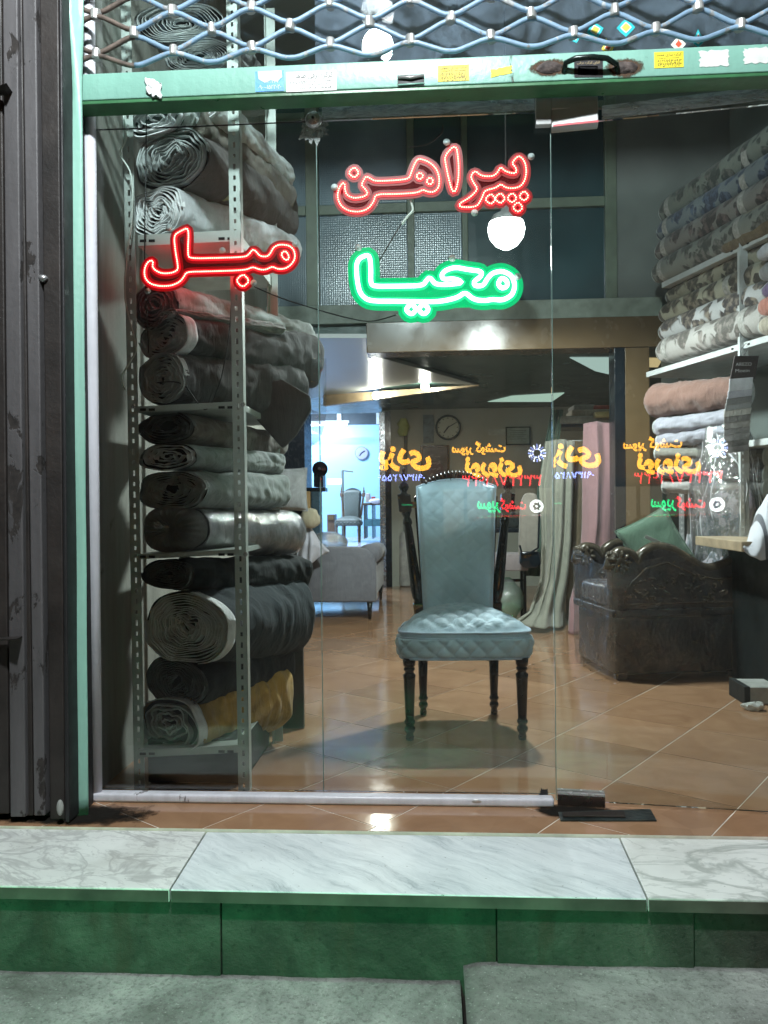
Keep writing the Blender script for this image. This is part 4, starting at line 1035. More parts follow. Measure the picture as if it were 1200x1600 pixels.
# behind the lattice
bolt('loosely folded pale grey bolt seen through the lattice, topmost of the left rack', (284, 36), (360, 120), (66, 26), (55, 22), C_['mid'], C_['medge'], turns=7, seed=1, wav=.2)
bolt('wide beige layered bolt just above the green bar behind the lattice', (312, 88), (400, 165), (50, 22), (44, 18), C_['mid'], C_['medge'], turns=8, seed=2, squash=2.6)
bolt('pale grey long bolt slanting down at the top right of the left rack', (322, 165), (452, 283), (26, 22), (15, 17), C_['pale'], C_['edge'], Yn=.12, seed=3, wr=.009, turns=3)
bolt('olive brown velvet bolt slanting under the pale one near the top', (285, 180), (448, 318), (32, 30), (22, 23), C_['taupe'], C_['medge'], Yn=.10, seed=4, wr=.008, turns=4)
bolt('crumpled white cloth bundle at the top left of the rack', (242, 186), (330, 235), (46, 24), (30, 22), C_['pale'], C_['edge'], Yn=.03, Yf=.35, seed=5, wr=.015, turns=3, wav=.4)
b_ = bolt('dark brown bolt with a gold label band near the top of the left rack', (268, 250), (450, 345), (60, 44), (26, 36), C_['brn'], C_['medge'], Yn=.05, Yf=.78, seed=6, turns=6, wav=.35, wr=.007)
bolt('white satin bolt with ragged edge layers above the red word', (247, 332), (452, 398), (44, 36), (30, 24), C_['silver'], C_['edge'], Yn=.04, Yf=.8, seed=7, turns=6, wav=.3)
# second tier
bolt('dark brown end bolt with pale satin top below the red word', (243, 478), (486, 525), (40, 34), (16, 16), C_['grey'], C_['dkedge'], Yn=.05, Yf=.85, seed=8, turns=4, wr=.010)
bolt('thin folded grey cloth slipped between two bolts', (262, 492), (440, 517), (18, 7), (14, 8), C_['mid'], C_['medge'], Yn=.02, Yf=.42, seed=9, turns=2)
bolt('charcoal bolt with a pale turned selvedge and paper tag', (258, 528), (492, 568), (46, 30), (26, 40), C_['char'], C_['medge'], Yn=.05, Yf=.72, seed=10, turns=5, wav=.3, selv=.35)
bolt('near black bolt with wavy white edged layers on the upper board', (254, 592), (458, 612), (42, 38), (36, 48), C_['char'], C_['medge'], Yn=.03, Yf=.62, seed=11, turns=6, wav=.35)
# third tier
bolt('brown grey bolt with draping flap directly under the upper board', (262, 668), (430, 702), (46, 24), (30, 22), C_['taupe'], C_['dkedge'], Yn=.04, seed=12, turns=4, core=.3)
bolt('pale folded bolt with a turned back flap, second under the upper board', (262, 714), (432, 726), (46, 20), (22, 16), C_['grey'], C_['edge'], Yn=.04, Yf=.62, seed=13, turns=3, wav=.4)
bolt('light grey green bolt with neat wavy spiral, above the plastic wrapped one', (268, 766), (432, 768), (53, 28), (30, 26), C_['grey'], C_['medge'], Yn=.03, Yf=.62, seed=14, turns=6, core=.2, wav=.22, squash=2.8)
bolt('dark grey bolt wrapped in shiny plastic with a twisted knot end', (275, 826), (448, 832), (52, 34), (36, 34), C_['mid'], C_['medge'], Yn=.04, Yf=.70, seed=15, wrap=True)
# fourth tier
bolt('black bolt right under the lower board', (264, 897), (470, 895), (44, 22), (28, 27), C_['blk'], C_['dkedge'], Yn=.05, Yf=.72, seed=16, turns=5)
bolt('big midnight bolt with many white edged layers in a loose spiral', (290, 980), (462, 958), (68, 50), (36, 56), C_['navy'], C_['edge'], Yn=.02, Yf=.66, seed=17, turns=9, core=.10, wav=.28, selv=.42, rot=-.12, squash=2.1)
bolt('black bolt with faint wound layers above the ochre one', (276, 1066), (440, 1010), (48, 38), (30, 50), C_['blk'], C_['dkedge'], Yn=.05, Yf=.66, seed=18, turns=8, core=.2)
bolt('ochre velvet bolt with white wavy end at the bottom of the rack', (266, 1132), (428, 1082), (50, 38), (42, 52), C_['gold'], C_['medge'], Yn=.03, Yf=.60, seed=19, turns=3, core=.1, wav=.5, wr=.010, selv=.55)
# gold label band
def band(parent, near, far, nh, t0, t1, Yn, Yf, mat, th0, th1, name='label_band', fh=(26, 36)):
    N, Fp = A(near[0], near[1], Yn), A(far[0], far[1], Yf); ax = (Fp-N); L = ax.length; ax.normalize()
    hz = ax.cross(V((0, 0, 1))).normalized(); vz = hz.cross(ax).normalized()
    if hz.dot(rt) < 0: hz = -hz
    kx = abs(hz.dot(rt)); 
    def fn(u, v):
        t = t0+(t1-t0)*v; th = th0+(th1-th0)*u; a = (nh[0]+(fh[0]-nh[0])*t)*dep(N)/FOC/kx*1.045+.003; b = (nh[1]+(fh[1]-nh[1])*t)*dep(N)/FOC*1.045+.003
        c, s_ = math.cos(th), math.sin(th); r_ = (abs(c)**2.3+abs(s_)**2.3)**(-1/2.3); return N+ax*(L*t)+hz*(a*c*r_)+vz*(b*s_*r_)
    return link(name, MB().grid(fn, 40, 4), mat, parent, smooth=True, solid=.001)
bd = band(b_, (268, 250), (450, 345), (60, 44), .26, .31, .05, .78, plain('gold_foil', (.42, .40, .24), .3, .6), -1.6, 1.9)
# drooping corner of the near black bolt
fl = tag(link('cloth_flap', MB().prism([A(x, y, .34) for x, y in ((378, 600), (440, 592), (484, 618), (486, 640), (462, 680), (441, 701), (400, 655), (378, 642))], (0, .03, 0)), C_['char'], None, bevel=.010, seg=3), 'dark pointed corner of cloth drooping from the near black bolt', 'cloth')
def sheet(name, label, cat, pts_rows, mat, thick=.004, ns=40, nr=24, wave=.0, freq=5, seed=0, parent=None, group=None):
    """cloth between polylines: pts_rows = list of rows of 3D points"""
    rows = [[V(p) for p in r_] for r_ in pts_rows]
    def lerp_row(r_, u):
        x = u*(len(r_)-1); i = min(int(x), len(r_)-2); return r_[i].lerp(r_[i+1], x-i)
    def fn(u, v):
        x = v*(len(rows)-1); i = min(int(x), len(rows)-2); p = lerp_row(rows[i], u).lerp(lerp_row(rows[i+1], u), x-i)
        p = p+V((0, -1, 0))*(wave*math.sin(u*freq*2*PI+seed+1.6*noise.noise((u*2, v*2, seed)))*(.6+.4*v)+wave*.8*noise.noise((u*5, v*3, seed)))
        return p
    o = link(name, MB().grid(fn, ns, nr), mat, parent, smooth=True, solid=thick)
    if label: tag(o, label, cat, group)
    return o
# dark carton under the rack
ct = thing('storage_box', 'black box in the dark at the foot of the left rack', 'box', (-.85, .3, 0))
link('carton', MB().box(A(226, 1180, .0).x, A(376, 1180, .0).x, .03, .5, .004, A(300, 1156, .03).z), plain('black_carton', (.010, .013, .013), .7), ct, bevel=.005)
tag(link('grey_panel', MB().box(A(400, 1000, .75).x, A(473, 1000, .75).x, .75, .78, .0, A(440, 900, .75).z), plain('dark_panel', (.05, .052, .05), .5), None, bevel=.003), 'dark grey board standing behind the bolts left of the pane joint', 'board')
# side of the joint: strips of clear tape
tpw = thing('packing_tape', 'strip of cloudy tape and torn plastic hanging by the pane joint', 'tape', A(495, 560, YG+.03))
link('tape', MB().grid(lambda u, v: A(486+24*u, 560+85*v, YG+.03)+V((0, .004*noise.noise((u*4, v*9, 1)), 0)), 6, 24), film('tape_film', (.85, .9, .92), .3, .12), tpw, smooth=True)
link('scrap', MB().grid(lambda u, v: A(487+23*u*(1-.3*v), 640+32*v+8*u, YG+.03)+V((0, .012*noise.noise((u*5, v*5, 3)), 0)), 10, 10), film('tape_film2', (.85, .85, .92), .5, .25), tpw, smooth=True)
link('scrap', MB().grid(lambda u, v: A(486+14*u, 678+20*v*(1-.5*u), YG+.03)+V((0, .010*noise.noise((u*5, v*5, 8)), 0)), 8, 8), film('tape_film2b', (.8, .8, .88), .5, .2), tpw, smooth=True)

# ================================================================= THE BLUE CHAIR
M_ebony = plain('ebony_wood', (.012, .011, .010), .22, var=.3, scale=20, bump=.1, coat=.3)
def quilt_mat(nm, col):
    t = NT(nm); c = lin(col)
    t.set(Base_Color=t.ramp(t.noise(5, 5), [(.3, tuple(x*.82 for x in c[:3])), (.7, tuple(x*1.15 for x in c[:3]))]), Roughness=.58, Sheen_Weight=.4, Sheen_Roughness=.4)
    t.bump(t.noise(9, 3, .5, None, 2), .3, .02); return t.m
M_blue_q = quilt_mat('blue_quilted_satin', (.47, .65, .77)); M_pipe = quilt_mat('blue_piping', (.50, .64, .80))
def q_(u, v, s): # diamond quilting height
    a = abs(math.sin(PI*(u+v)/s)); b = abs(math.sin(PI*(u-v)/s)); return min(1, (a*b)**.35)
def turned_leg(x, y, zt, parent, r_=.020, mat=None, sp=(0, 0), name='leg', rear=False):
    pr = [(.010, 0), (.017, .004), (.018, .02), (.014, .034), (.020, .042), (.024, .052), (.022, .064), (.0155, .075), (.023, .085), (.0235, .095), (.018, .103), (.0195, .13),
          (.0235, .255), (.0255, .30), (.027, .318), (.020, .325), (.017, .333), (.024, .340), (.024, .350), (.019, .356), (.026, .362), (.028, .40)]
    if rear: pr = pr[:12]+[(.022, .20), (.026, .40)]
    k = zt/.40; mb = MB(); pr = [(r*r_/.020, h*k) for r, h in pr]
    n = 20; vs = []
    for r, h in pr:
        for i in range(n): a = 2*PI*i/n; vs.append((x+sp[0]*(1-h/zt)+math.cos(a)*r, y+sp[1]*(1-h/zt)+math.sin(a)*r, h))
    fs = [(i*n+j, i*n+(j+1) % n, (i+1)*n+(j+1) % n, (i+1)*n+j) for i in range(len(pr)-1) for j in range(n)]+[tuple(range(n))[::-1], tuple(range((len(pr)-1)*n, len(pr)*n))]
    mb.add(vs, fs); return link(name, mb, mat or M_ebony, parent, smooth=True, local=True)
def make_chair(name, label, loc, rz, wood, cloth, pipe, sc=1, simple=False):
    t_ = thing(name, label, 'chair', loc, rz); 
    # seat -----------------------------------------------------
    wf, wr_, d = .295, .220, .245
    def outline(th, g=0):
        c, s_ = math.cos(th), math.sin(th); e = 5.5 if s_ < 0 else 3.2
        r = (abs(c)**e+abs(s_)**e)**(-1/e); y = s_*r*(d+g); w = (wf+(wr_-wf)*((y+d)/(2*d)))+g
        return V((c*r*w, y, 0))
    zt, zh = .460, .350
    def top(u, v):
        o = outline(2*PI*u)*(1-v*.999); k = 1-v
        dome = .082*(1-k**2.2)
        q = .014*q_(o.x+.02, o.y*1.0, .078)*min(1, v*7)
        wr = .005*noise.noise((o.x*9, o.y*16, 3))*(1 if o.y < 0 else .4)
        return V((o.x, o.y, zt+dome+q+wr))
    def side(u, v):
        th = 2*PI*u; o = outline(th); nn = o.normalized(); h = zh+(zt-zh)*v
        s = u*2.05
        q = .018*q_(s, h*1.0, .074)*min(1, v*10, (1-v)*3.5 if v > .75 else 1) if v < .80 else .004*noise.noise((s*10, h*20, 1))
        return V((o.x, o.y, h))+nn*(q+.008*math.sin(PI*v)-.006*(1-v))
    link('seat', MB().grid(top, 168, 44, cu=True), cloth, t_, smooth=True, local=True)
    link('seat_border', MB().grid(side, 336, 26, cu=True), cloth, t_, smooth=True, local=True)
    pp = [outline(2*PI*i/120, .004)+V((0, 0, zt+.003*noise.noise((i*.15, 0, 2)))) for i in range(120)]
    link('piping', MB().tube(pp, .0055, 8, closed=True), pipe, t_, smooth=True, local=True)
    link('piping', MB().tube([p*1.0+V((0, 0, zh+.088-zt)) for p in pp], .0028, 6, closed=True), pipe, t_, smooth=True, local=True)
    link('hem', MB().tube([outline(2*PI*i/120, .0)+V((0, 0, zh)) for i in range(120)], .0045, 6, closed=True), pipe, t_, smooth=True, local=True)
    link('apron', MB().grid(lambda u, v: outline(2*PI*u, -.012)+V((0, 0, .35+.05*v)), 60, 3, cu=True), wood, t_, local=True)
    # legs
    turned_leg(-.238, -.205, .352, t_, mat=wood); turned_leg(.238, -.205, .352, t_, mat=wood)
    turned_leg(-.168, .20, .352, t_, mat=wood, sp=(0, .01), rear=True, r_=.019); turned_leg(.168, .20, .352, t_, mat=wood, sp=(0, .01), rear=True, r_=.019)
    # back pad, leaning
    yb, lean = .195, .055
    zb0, zb1 = .47, 1.085
    def padp(u, v, front=True):
        x = (u-.5)*2; w = .158+.030*v; cr = .035*(1-x*x) if v > .0 else 0
        z = zb0+(zb1-zb0)*v+(cr*max(0, (v-.86)/.14) if v > .86 else 0); 
        y = yb+lean*v-.020*(1-x*x)*math.sin(PI*min(1, v*1.0+.05))
        ed = min(1, (1-abs(x))*9, (1-v)*16, v*16)
        q = .006*q_(x*w, z*1.0, .076)*ed
        return V((x*w, (y-.038*ed**.5-q) if front else y, z))
    link('back_pad', MB().grid(lambda u, v: padp(u, v), 70, 96), cloth, t_, smooth=True, local=True)
    bpts = [padp(0, v/30) for v in range(31)]+[padp(u/20, 1) for u in range(1, 20)]+[padp(1, 1-v/30) for v in range(31)]
    link('piping', MB().tube([p+V((0, -.004, .0)) for p in bpts], .005, 8), pipe, t_, smooth=True, local=True)
    link('back_panel', MB().prism([V((x, yb+lean*((z-zb0)/(zb1-zb0))+.002, z)) for x, z in ((-.155, .42), (.155, .42), (.186, 1.075), (.12, 1.11), (0, 1.125), (-.12, 1.11), (-.186, 1.075))], (0, .018, 0)), wood, t_, local=True)
    # turned uprights with finials, wider than the pad
    for s in (-1, 1):
        def P(h, x): return V((s*x, yb+.02+lean*(h-.46)/.62, h))
        link('upright_block', MB().hexa([P(.36, .165)+V((-.026, -.026, 0)), P(.36, .165)+V((.026, -.026, 0)), P(.36, .165)+V((.026, .026, 0)), P(.36, .165)+V((-.026, .026, 0))],
                                        [P(.53, .186)+V((-.026, -.026, 0)), P(.53, .186)+V((.026, -.026, 0)), P(.53, .186)+V((.026, .026, 0)), P(.53, .186)+V((-.026, .026, 0))]), wood, t_, bevel=.004, local=True)
        path = []; rad = []
        for i, (h, r) in enumerate([(.53, .024), (.545, .018), (.56, .025), (.60, .027), (.70, .025), (.80, .022), (.88, .020), (.90, .017), (.91, .023), (.925, .022), (.94, .015), (.955, .021), (.965, .026)]):
            path.append(P(h, .186+(.248-.186)*(h-.53)/.5)); rad.append(r)
        link('upright', MB().tube(path, rad, 16), wood, t_, smooth=True, local=True)
        a = P(.965, .243); b = P(1.05, .250)
        link('upright_block', MB().hexa([a+V((-.030, -.028, 0)), a+V((.030, -.028, 0)), a+V((.030, .028, 0)), a+V((-.030, .028, 0))], [b+V((-.032, -.028, 0)), b+V((.032, -.028, 0)), b+V((.032, .028, 0)), b+V((-.032, .028, 0))]), wood, t_, bevel=.005, local=True)
        c = P(1.05, .250)
        link('finial', MB().lathe([(.022, 0), (.016, .006), (.012, .012), (.020, .022), (.025, .034), (.022, .048), (.010, .058), (.008, .066), (.015, .076), (.017, .086), (.011, .098), (.006, .106), (.009, .114), (.008, .122), (.002, .132)], c, 18), wood, t_, smooth=True, local=True)
        a, b = P(1.00, .22), P(1.00, .165); link('bracket', MB().bar(a, b, .03, .03), wood, t_, local=True)
        link('side_rail', MB().bar(P(.5, .150)+V((0, -.008, 0)), P(1.04, .186)+V((0, -.008, 0)), .022, .03), wood, t_, bevel=.004, local=True)
    # carved crest: leaves fanned on an arch
    wood = plain('carved_ebony', (.012, .011, .010), .45, var=.3, bump=0)
    mb = MB(); 
    for k in range(17):
        a = (k-8)/8; x = a*.135; z = 1.092+.042*(1-a*a); y = yb+lean+.018
        mb.ball((x, y, z), .013, 8, (1.0, .8, .75))
        tx = x+a*.012; tz = z+.022
        mb.tube([(x, y-.01, z), (x+a*.008, y-.022, z+.012), (tx, y-.016, tz), (tx+a*.006, y-.006, tz-.004)], [.008, .009, .006, .002], 7)
    for k in range(26):
        a = random.uniform(-1, 1); mb.ball((a*.14, yb+lean-.002, 1.088+.045*(1-a*a)*random.random()+.004), random.uniform(.006, .011), 7, (1.4, .8, .8))
    link('carved_crest', mb, wood, t_, smooth=True, weld=False, local=True)
    return t_
bc = make_chair('dining_chair', 'black carved chair with pale blue quilted seat and back, middle of the shop', (.122, .80, 0), R(2.5), M_ebony, M_blue_q, M_pipe)
c_ = Z(545, 846, ZW)
wc = make_chair('dining_chair', 'brown carved chair with grey green upholstery in the bright blue workshop', (A(547, 840, 14.2).x, 14.2, ZW), R(-8), plain('walnut_wood', (.09, .055, .035), .4), quilt_mat('grey_green_satin', (.06, .075, .07)), quilt_mat('grey_green_piping', (.08, .08, .07)))
wc.scale = (1.0, 1.0, 1.0)

# ================================================================= RIGHT SHELVES
def floral(nm, base, dark, mid, sc=11):
    t = NT(nm); v = t.co((1, 1, 1))
    n1 = t.n('ShaderNodeTexNoise'); n1.inputs['Scale'].default_value = sc*1.1; n1.inputs['Detail'].default_value = 3; t.l(v, n1.inputs['Vector'])
    ad = t.n('ShaderNodeMix', data_type='RGBA', blend_type='LINEAR_LIGHT'); ad.inputs[0].default_value = .035; t.l(v, ad.inputs[6]); t.l(n1.outputs['Color'], ad.inputs[7])
    vo = t.n('ShaderNodeTexVoronoi'); vo.inputs['Scale'].default_value = sc; t.l(ad.outputs[2], vo.inputs['Vector'])
    leaf = t.ramp(vo.outputs['Distance'], [(.60, 1.), (.63, 0.)])
    big = t.ramp(t.noise(sc*.6, 2, .5, v), [(.40, 0.), (.44, 1.)])
    m = t.n('ShaderNodeMath', operation='MULTIPLY'); t.l(leaf, m.inputs[0]); t.l(big, m.inputs[1])
    shade = t.ramp(t.noise(sc*2.5, 4), [(.46, dark), (.62, mid)])
    t.set(Base_Color=t.mix(m.outputs[0], t.ramp(t.noise(8), [(.3, tuple(x*.85 for x in base)), (.7, base)]), shade), Roughness=.7, Sheen_Weight=.2)
    t.bump(t.noise(14, 3), .3, .01); return t.m
FL = [floral('floral_sage', (.20, .22, .195), (.05, .06, .055), (.16, .15, .14)), floral('floral_blue', (.19, .22, .24), (.04, .05, .08), (.10, .13, .20)),
      floral('floral_plum', (.22, .21, .20), (.05, .045, .045), (.16, .12, .12)), floral('floral_pale', (.24, .25, .23), (.06, .065, .06), (.18, .17, .16)),
      floral('floral_cream', (.34, .32, .25), (.05, .045, .035), (.20, .17, .14), 9.5), floral('floral_cream_big', (.44, .42, .33), (.06, .05, .04), (.26, .22, .17), 8),
      floral('floral_white', (.58, .58, .59), (.06, .05, .05), (.30, .25, .20), 8.5), floral('floral_grey', (.42, .40, .38), (.10, .09, .08), (.26, .23, .21), 9)]
def roll(label, P0, P1, r0, r1, mat, group=None, name='fabric_bolt', core=True, wr=.004, seed=0, parts=True, sq=1.0, cat='fabric bolt'):
    P0, P1 = V(P0), V(P1); ax = (P1-P0); L = ax.length; ax.normalize(); hz = ax.cross(V((0, 0, 1)))
    if hz.length < .1: hz = ax.cross(V((0, 1, 0)))
    hz.normalize(); vz = hz.cross(ax).normalized()
    t_ = thing(name, label, cat, tuple(P0 if ax.z < .5 else P0), 0, group)
    def fn(u, v):
        th = 2*PI*u; r_ = r0+(r1-r0)*v; k = 1
        if v < .06: k = math.sqrt(max(.0, 1-((.06-v)/.06)**2*.45))
        d = hz*math.cos(th)+vz*math.sin(th)*sq
        return P0+ax*(L*v)+d*(r_*k+wr*noise.noise((math.cos(th)*2+seed, math.sin(th)*2, v*8))+wr*.6*noise.noise((math.cos(th)*5+v*9, math.sin(th)*5, v*25+seed)))
    mb = MB().grid(fn, 40, 34, cu=True)
    link('cloth', mb, mat, t_, smooth=True)
    # wound ends: recessed rings
    for (P, s, r_) in ((P0, -1, r0*.74), (P1, 1, r1*.99)):
        e = MB(); n = 5
        for k in range(n, 0, -1):
            rr = r_*(.2+.8*k/n); e.lathe([(rr, -.004), (rr*.985, .0035*(k % 2)+.001), (rr*.90, .0035*(k % 2))], P+ax*s*.0005*k, 24, tuple(ax*s), sx=1)
        link('wound_end', e, cloths['medge'], t_, smooth=False)
    return t_
Gf = 'floral bolts stacked on the right shelves'
fl_l = ['topmost sage floral bolt against the right wall', 'blue floral bolt second from the top on the upper right shelf', 'plum floral bolt third from the top on the upper right shelf', 'pale floral bolt lying directly on the upper right shelf board',
        'cream floral bolt squeezed under the upper right shelf board', 'cream bolt with big brown blooms, second under the upper board', 'white bolt with dark blooms, third under the upper board', 'grey floral bolt lying on the lower right shelf board']
ends = [(1038, 333, 19), (1033, 364, 17), (1031, 394, 18), (1027, 428, 19), (1046, 464, 15), (1036, 492, 16), (1036, 519, 17), (1034, 550, 20)]
for k, (px, py, r_) in enumerate(ends):
    P0 = A(px, py, 2.72-.02*k % .05); rr = r_*dep(P0)/FOC*1.02
    P0 = P0+nvR*.02; t_ = roll(fl_l[k], P0, P0+ev*1.42+V((0, 0, (0.03, .01, .0, 0, .0, 0, 0, 0)[k])), rr, rr*1.03, FL[k], Gf, seed=k)
    # paper size bands round the bolt
    for tt in ((.07, .62) if k in (0, 1, 2, 3, 7) else (.5,) if k == 5 else ()):
        c = P0+ev*(1.42*tt)
        link('paper_band', MB().grid(lambda u, v: c+ev*(.05*v)+(nvR*math.cos(2*PI*u)+V((0, 0, 1))*math.sin(2*PI*u))*(rr*1.05), 32, 3, cu=True), plain('paper_band_print', (.36, .35, .33) if k < 7 else (.4, .36, .34), .7, var=.3, scale=60), t_, smooth=True)
# shelves
rs = thing('slotted_rack', 'tall light grey slotted rack holding floral bolts on the right', 'shelf', tuple(P_sh*V((1, 1, 0)) if False else (P_sh.x, P_sh.y, 0)))
M_rk2 = plain('light_grey_rack', (.52, .54, .54), .4, .1, var=.1)
SB = V((P_sh.x, P_sh.y, 0))-nvR*.125
def sboard(z, w=.5, s0=.06, s1=2.3, h=.036):
    q = [SB+ev*s+nvR*n for s, n in ((s0, 0), (s1, 0), (s1, w), (s0, w))]
    link('shelf_board', MB().hexa([p+V((0, 0, z-h)) for p in q], [p+V((0, 0, z)) for p in q]), M_rk2, rs, bevel=.002)
z1s = P_sh.z; z2s = A(1057, 577, 2.72).z; z3s = A(1025, 706, 2.72).z
for z in (z1s, z2s, z3s, .55, .10): sboard(z, s0=-.14 if z == z2s else .06)
def sp_at(px, py, Y):
    p = A(px, py, Y); return p
M_rack_keep = M_rack; M_rack = M_rk2
sdist = .86
for s in (sdist,):
    b = SB+ev*s-nvR*.004
    post_slotted(rs, b+V((0, 0, 3.0)) if False else b+V((0, 0, z1s+.06)), b+V((0, 0, .0)), .040, facing=-nvR, axis=ev, side=1)
    b = b+ev*.021
    post_slotted(rs, b+V((0, 0, z1s+.06)), b, .034, facing=ev, axis=nvR, side=1)
b = SB+ev*-.16+nvR*.28; post_slotted(rs, b+V((0, 0, z2s)), b, .04, facing=ev, axis=nvR, side=1)
M_rack = M_rack_keep
for s in (.79, .93):
    for z in (z1s-.018, z2s-.018):
        q = SB+ev*s-nvR*.0025+V((0, 0, z)); link('slot', MB().bar(q-ev*.008, q+ev*.008, .004, .009), M_hole, rs)
# tan rolls on the upper board
P0 = A(1128, 364, 2.02); roll('thin tan roll lying above the brown roll on the upper right shelf', P0, P0+ev*1.0, .034, .036, fabric('cloth_tan', (.24, .20, .14)), None, seed=21)
P0 = A(1136, 386, 2.02); roll('thick brown kraft roll on the upper right shelf near the post', P0, P0+ev*1.0, .062, .064, fabric('cloth_kraft', (.16, .12, .075)), None, seed=22)
# bolts right of the post
for (px, py, r_, col, lb) in ((1184, 397, 13, (.55, .56, .62), 'white bolt right of the post directly under the upper board'), (1189, 427, 15, (.26, .26, .27), 'grey bolt with pale end right of the post'), (1191, 455, 13, (.16, .11, .22), 'purple bolt right of the post'),
                              (1186, 481, 15, (.42, .17, .13), 'salmon pink bolt right of the post'), (1187, 511, 15, (.33, .29, .23), 'beige bolt right of the post on the lower board')):
    P0 = A(px, py, 1.62)+nvR*.03; roll(lb, P0, P0+ev*.9, r_*dep(P0)/FOC, r_*dep(P0)/FOC, fabric('cloth_r%d' % py, col), 'plain bolts right of the rack post', seed=py)
P0 = A(1152, 490, 1.9)+nvR*.05; roll('short rust bolt peeping out left of the rack post', P0, P0+ev*.3, .045, .045, fabric('cloth_rust', (.28, .13, .08)), None, seed=5)
P0 = A(1158, 522, 1.9)+nvR*.05; roll('short taupe bolt left of the rack post on the lower board', P0, P0+ev*.3, .045, .045, fabric('cloth_taupe2', (.25, .21, .17)), None, seed=6)
# folded cloth on the third board
P0, P1 = A(1024, 628, 2.55), A(1160, 612, 1.95)
roll('thick folded dusty rose cloth under the lower right shelf', P0, P1, .125, .10, fabric('cloth_rose', (.15, .080, .062), var=.12), None, seed=30, sq=.92, wr=.012)
P0, P1 = A(1030, 668, 2.5), A(1160, 650, 1.95)
roll('folded white cloth under the dusty rose one', P0, P1, .075, .06, fabric('cloth_white_fold', (.26, .26, .30), var=.1), None, seed=31, sq=.8, wr=.012)
P0, P1 = A(1034, 690, 2.5), A(1160, 672, 1.95)
roll('second white folded cloth lower in the same pile', P0, P1, .070, .055, fabric('cloth_white_fold', 0), None, seed=32, sq=.75, wr=.012)
for k, (py, col, lb) in enumerate(((708, (.17, .17, .15), 'grey green folded cloth lying on the third right shelf'), (738, (.10, .10, .105), 'dark folded cloth below the third right shelf'), (760, (.30, .29, .28), 'pale folded cloth behind the plastic hood'))):
    P0, P1 = A(1030+6*k, py, 2.5), A(1200, py+4, 1.95); roll(lb, P0, P1, .07, .065, fabric('cloth_low%d' % k, col, var=.2), None, seed=40+k, sq=.6, wr=.012)
# swatch book
sw = thing('swatch_book', 'hanging swatch book of grey velvet samples with a dark brown header card', 'swatch book', A(1160, 560, 1.72))
YW2 = 1.72
def sq4(p): return [A(x, y, YW2) for x, y in p]
link('header_card', MB().prism(sq4(((1148, 556), (1186, 556), (1180, 592), (1141, 592))), (0, .01, 0)), plain('dark_brown_card', (.035, .025, .025), .5), sw, bevel=.001)
text('lettering', 'AREZO', A(1162, 569, YW2-.003), .085, .018, plain('pale_print', (.45, .45, .45), .5), sw, persian=False)
text('lettering', 'Moein', A(1160, 579, YW2-.003), .075, .018, plain('pale_print', 0), sw, persian=False)
link('hook', MB().tube([A(1162, 556, YW2), A(1158, 545, YW2), A(1166, 536, YW2), A(1168, 546, YW2), A(1162, 556, YW2)], .0025, 6), M_steel, sw)
scol = [(.30, .30, .32), (.24, .24, .27), (.11, .11, .11), (.14, .14, .14), (.22, .21, .19), (.08, .075, .07), (.13, .12, .11), (.09, .085, .08), (.12, .115, .11), (.07, .065, .06), (.11, .10, .095)]
for k, c in enumerate(scol):
    y0 = 592+(0 if k == 0 else 19+(k-1)*9.6); y1 = y0+(20 if k == 0 else 12); xo = -2.2*(k if k < 4 else 4)*.9
    x_l, x_r = 1140+xo, 1177-k*.6
    pts = [A(x_l, y0, YW2+.004*k), A(x_r, y0-3, YW2+.004*k), A(x_r-2, y1-5, YW2-.004+.003*k), A(x_l-1, y1, YW2-.006+.003*k)]
    link('swatch', MB().prism(pts, (0, .006, 0)), fabric('swatch_%d' % k, tuple(x*1.8 for x in c), var=.12), sw, bevel=.001)

# ================================================================= ARMCHAIR UNDER PLASTIC
ac_c = V((1.36, 2.05, 0))
e1 = V((.985, .165, 0)).normalized()      # along the arm, from front to back
e2 = V((-e1.y, e1.x, 0))                  # from near arm to far arm
F0 = Z(960, 1066)+V((0, 0, 0))
ac = thing('armchair', 'dark carved armchair wrapped in clear plastic film on the right', 'armchair', tuple(F0))
M_dk = plain('dark_leatherette', (.022, .019, .020), .30, var=.3, scale=6, bump=.15, bscale=20)
M_cv = plain('carved_dark_wood', (.060, .048, .034), .2, .2, var=.5, scale=18, bump=.3)
def L_(s, n, z): return F0+e1*s+e2*n+V((0, 0, z))
def ab(name, s0, s1, n0, n1, z0, z1, mat, bev=.02, parent=ac, seg=3):
    q = ((s0, n0), (s1, n0), (s1, n1), (s0, n1)); return link(name, MB().hexa([L_(s, n, z0) for s, n in q], [L_(s, n, z1) for s, n in q]), mat, parent, bevel=bev, seg=seg)
WN, LN = .66, .86
ab('base', .02, LN, .02, WN-.02, .03, .36, M_dk, .025)
ab('seat_rail', -.004, LN+.01, .0, WN, .355, .40, M_dk, .012)
ab('seat_cushion', .0, LN-.15, .12, WN-.12, .405, .53, plain('grey_leatherette', (.10, .095, .105), .28, var=.2, bump=.2, bscale=15), .035, seg=4)
ab('foot', .03, .09, .03, .09, 0, .035, M_cv, .006); ab('foot', LN-.1, LN-.04, .03, .09, 0, .035, M_cv, .006); ab('foot', .03, .09, WN-.09, WN-.03, 0, .035, M_cv, .006)
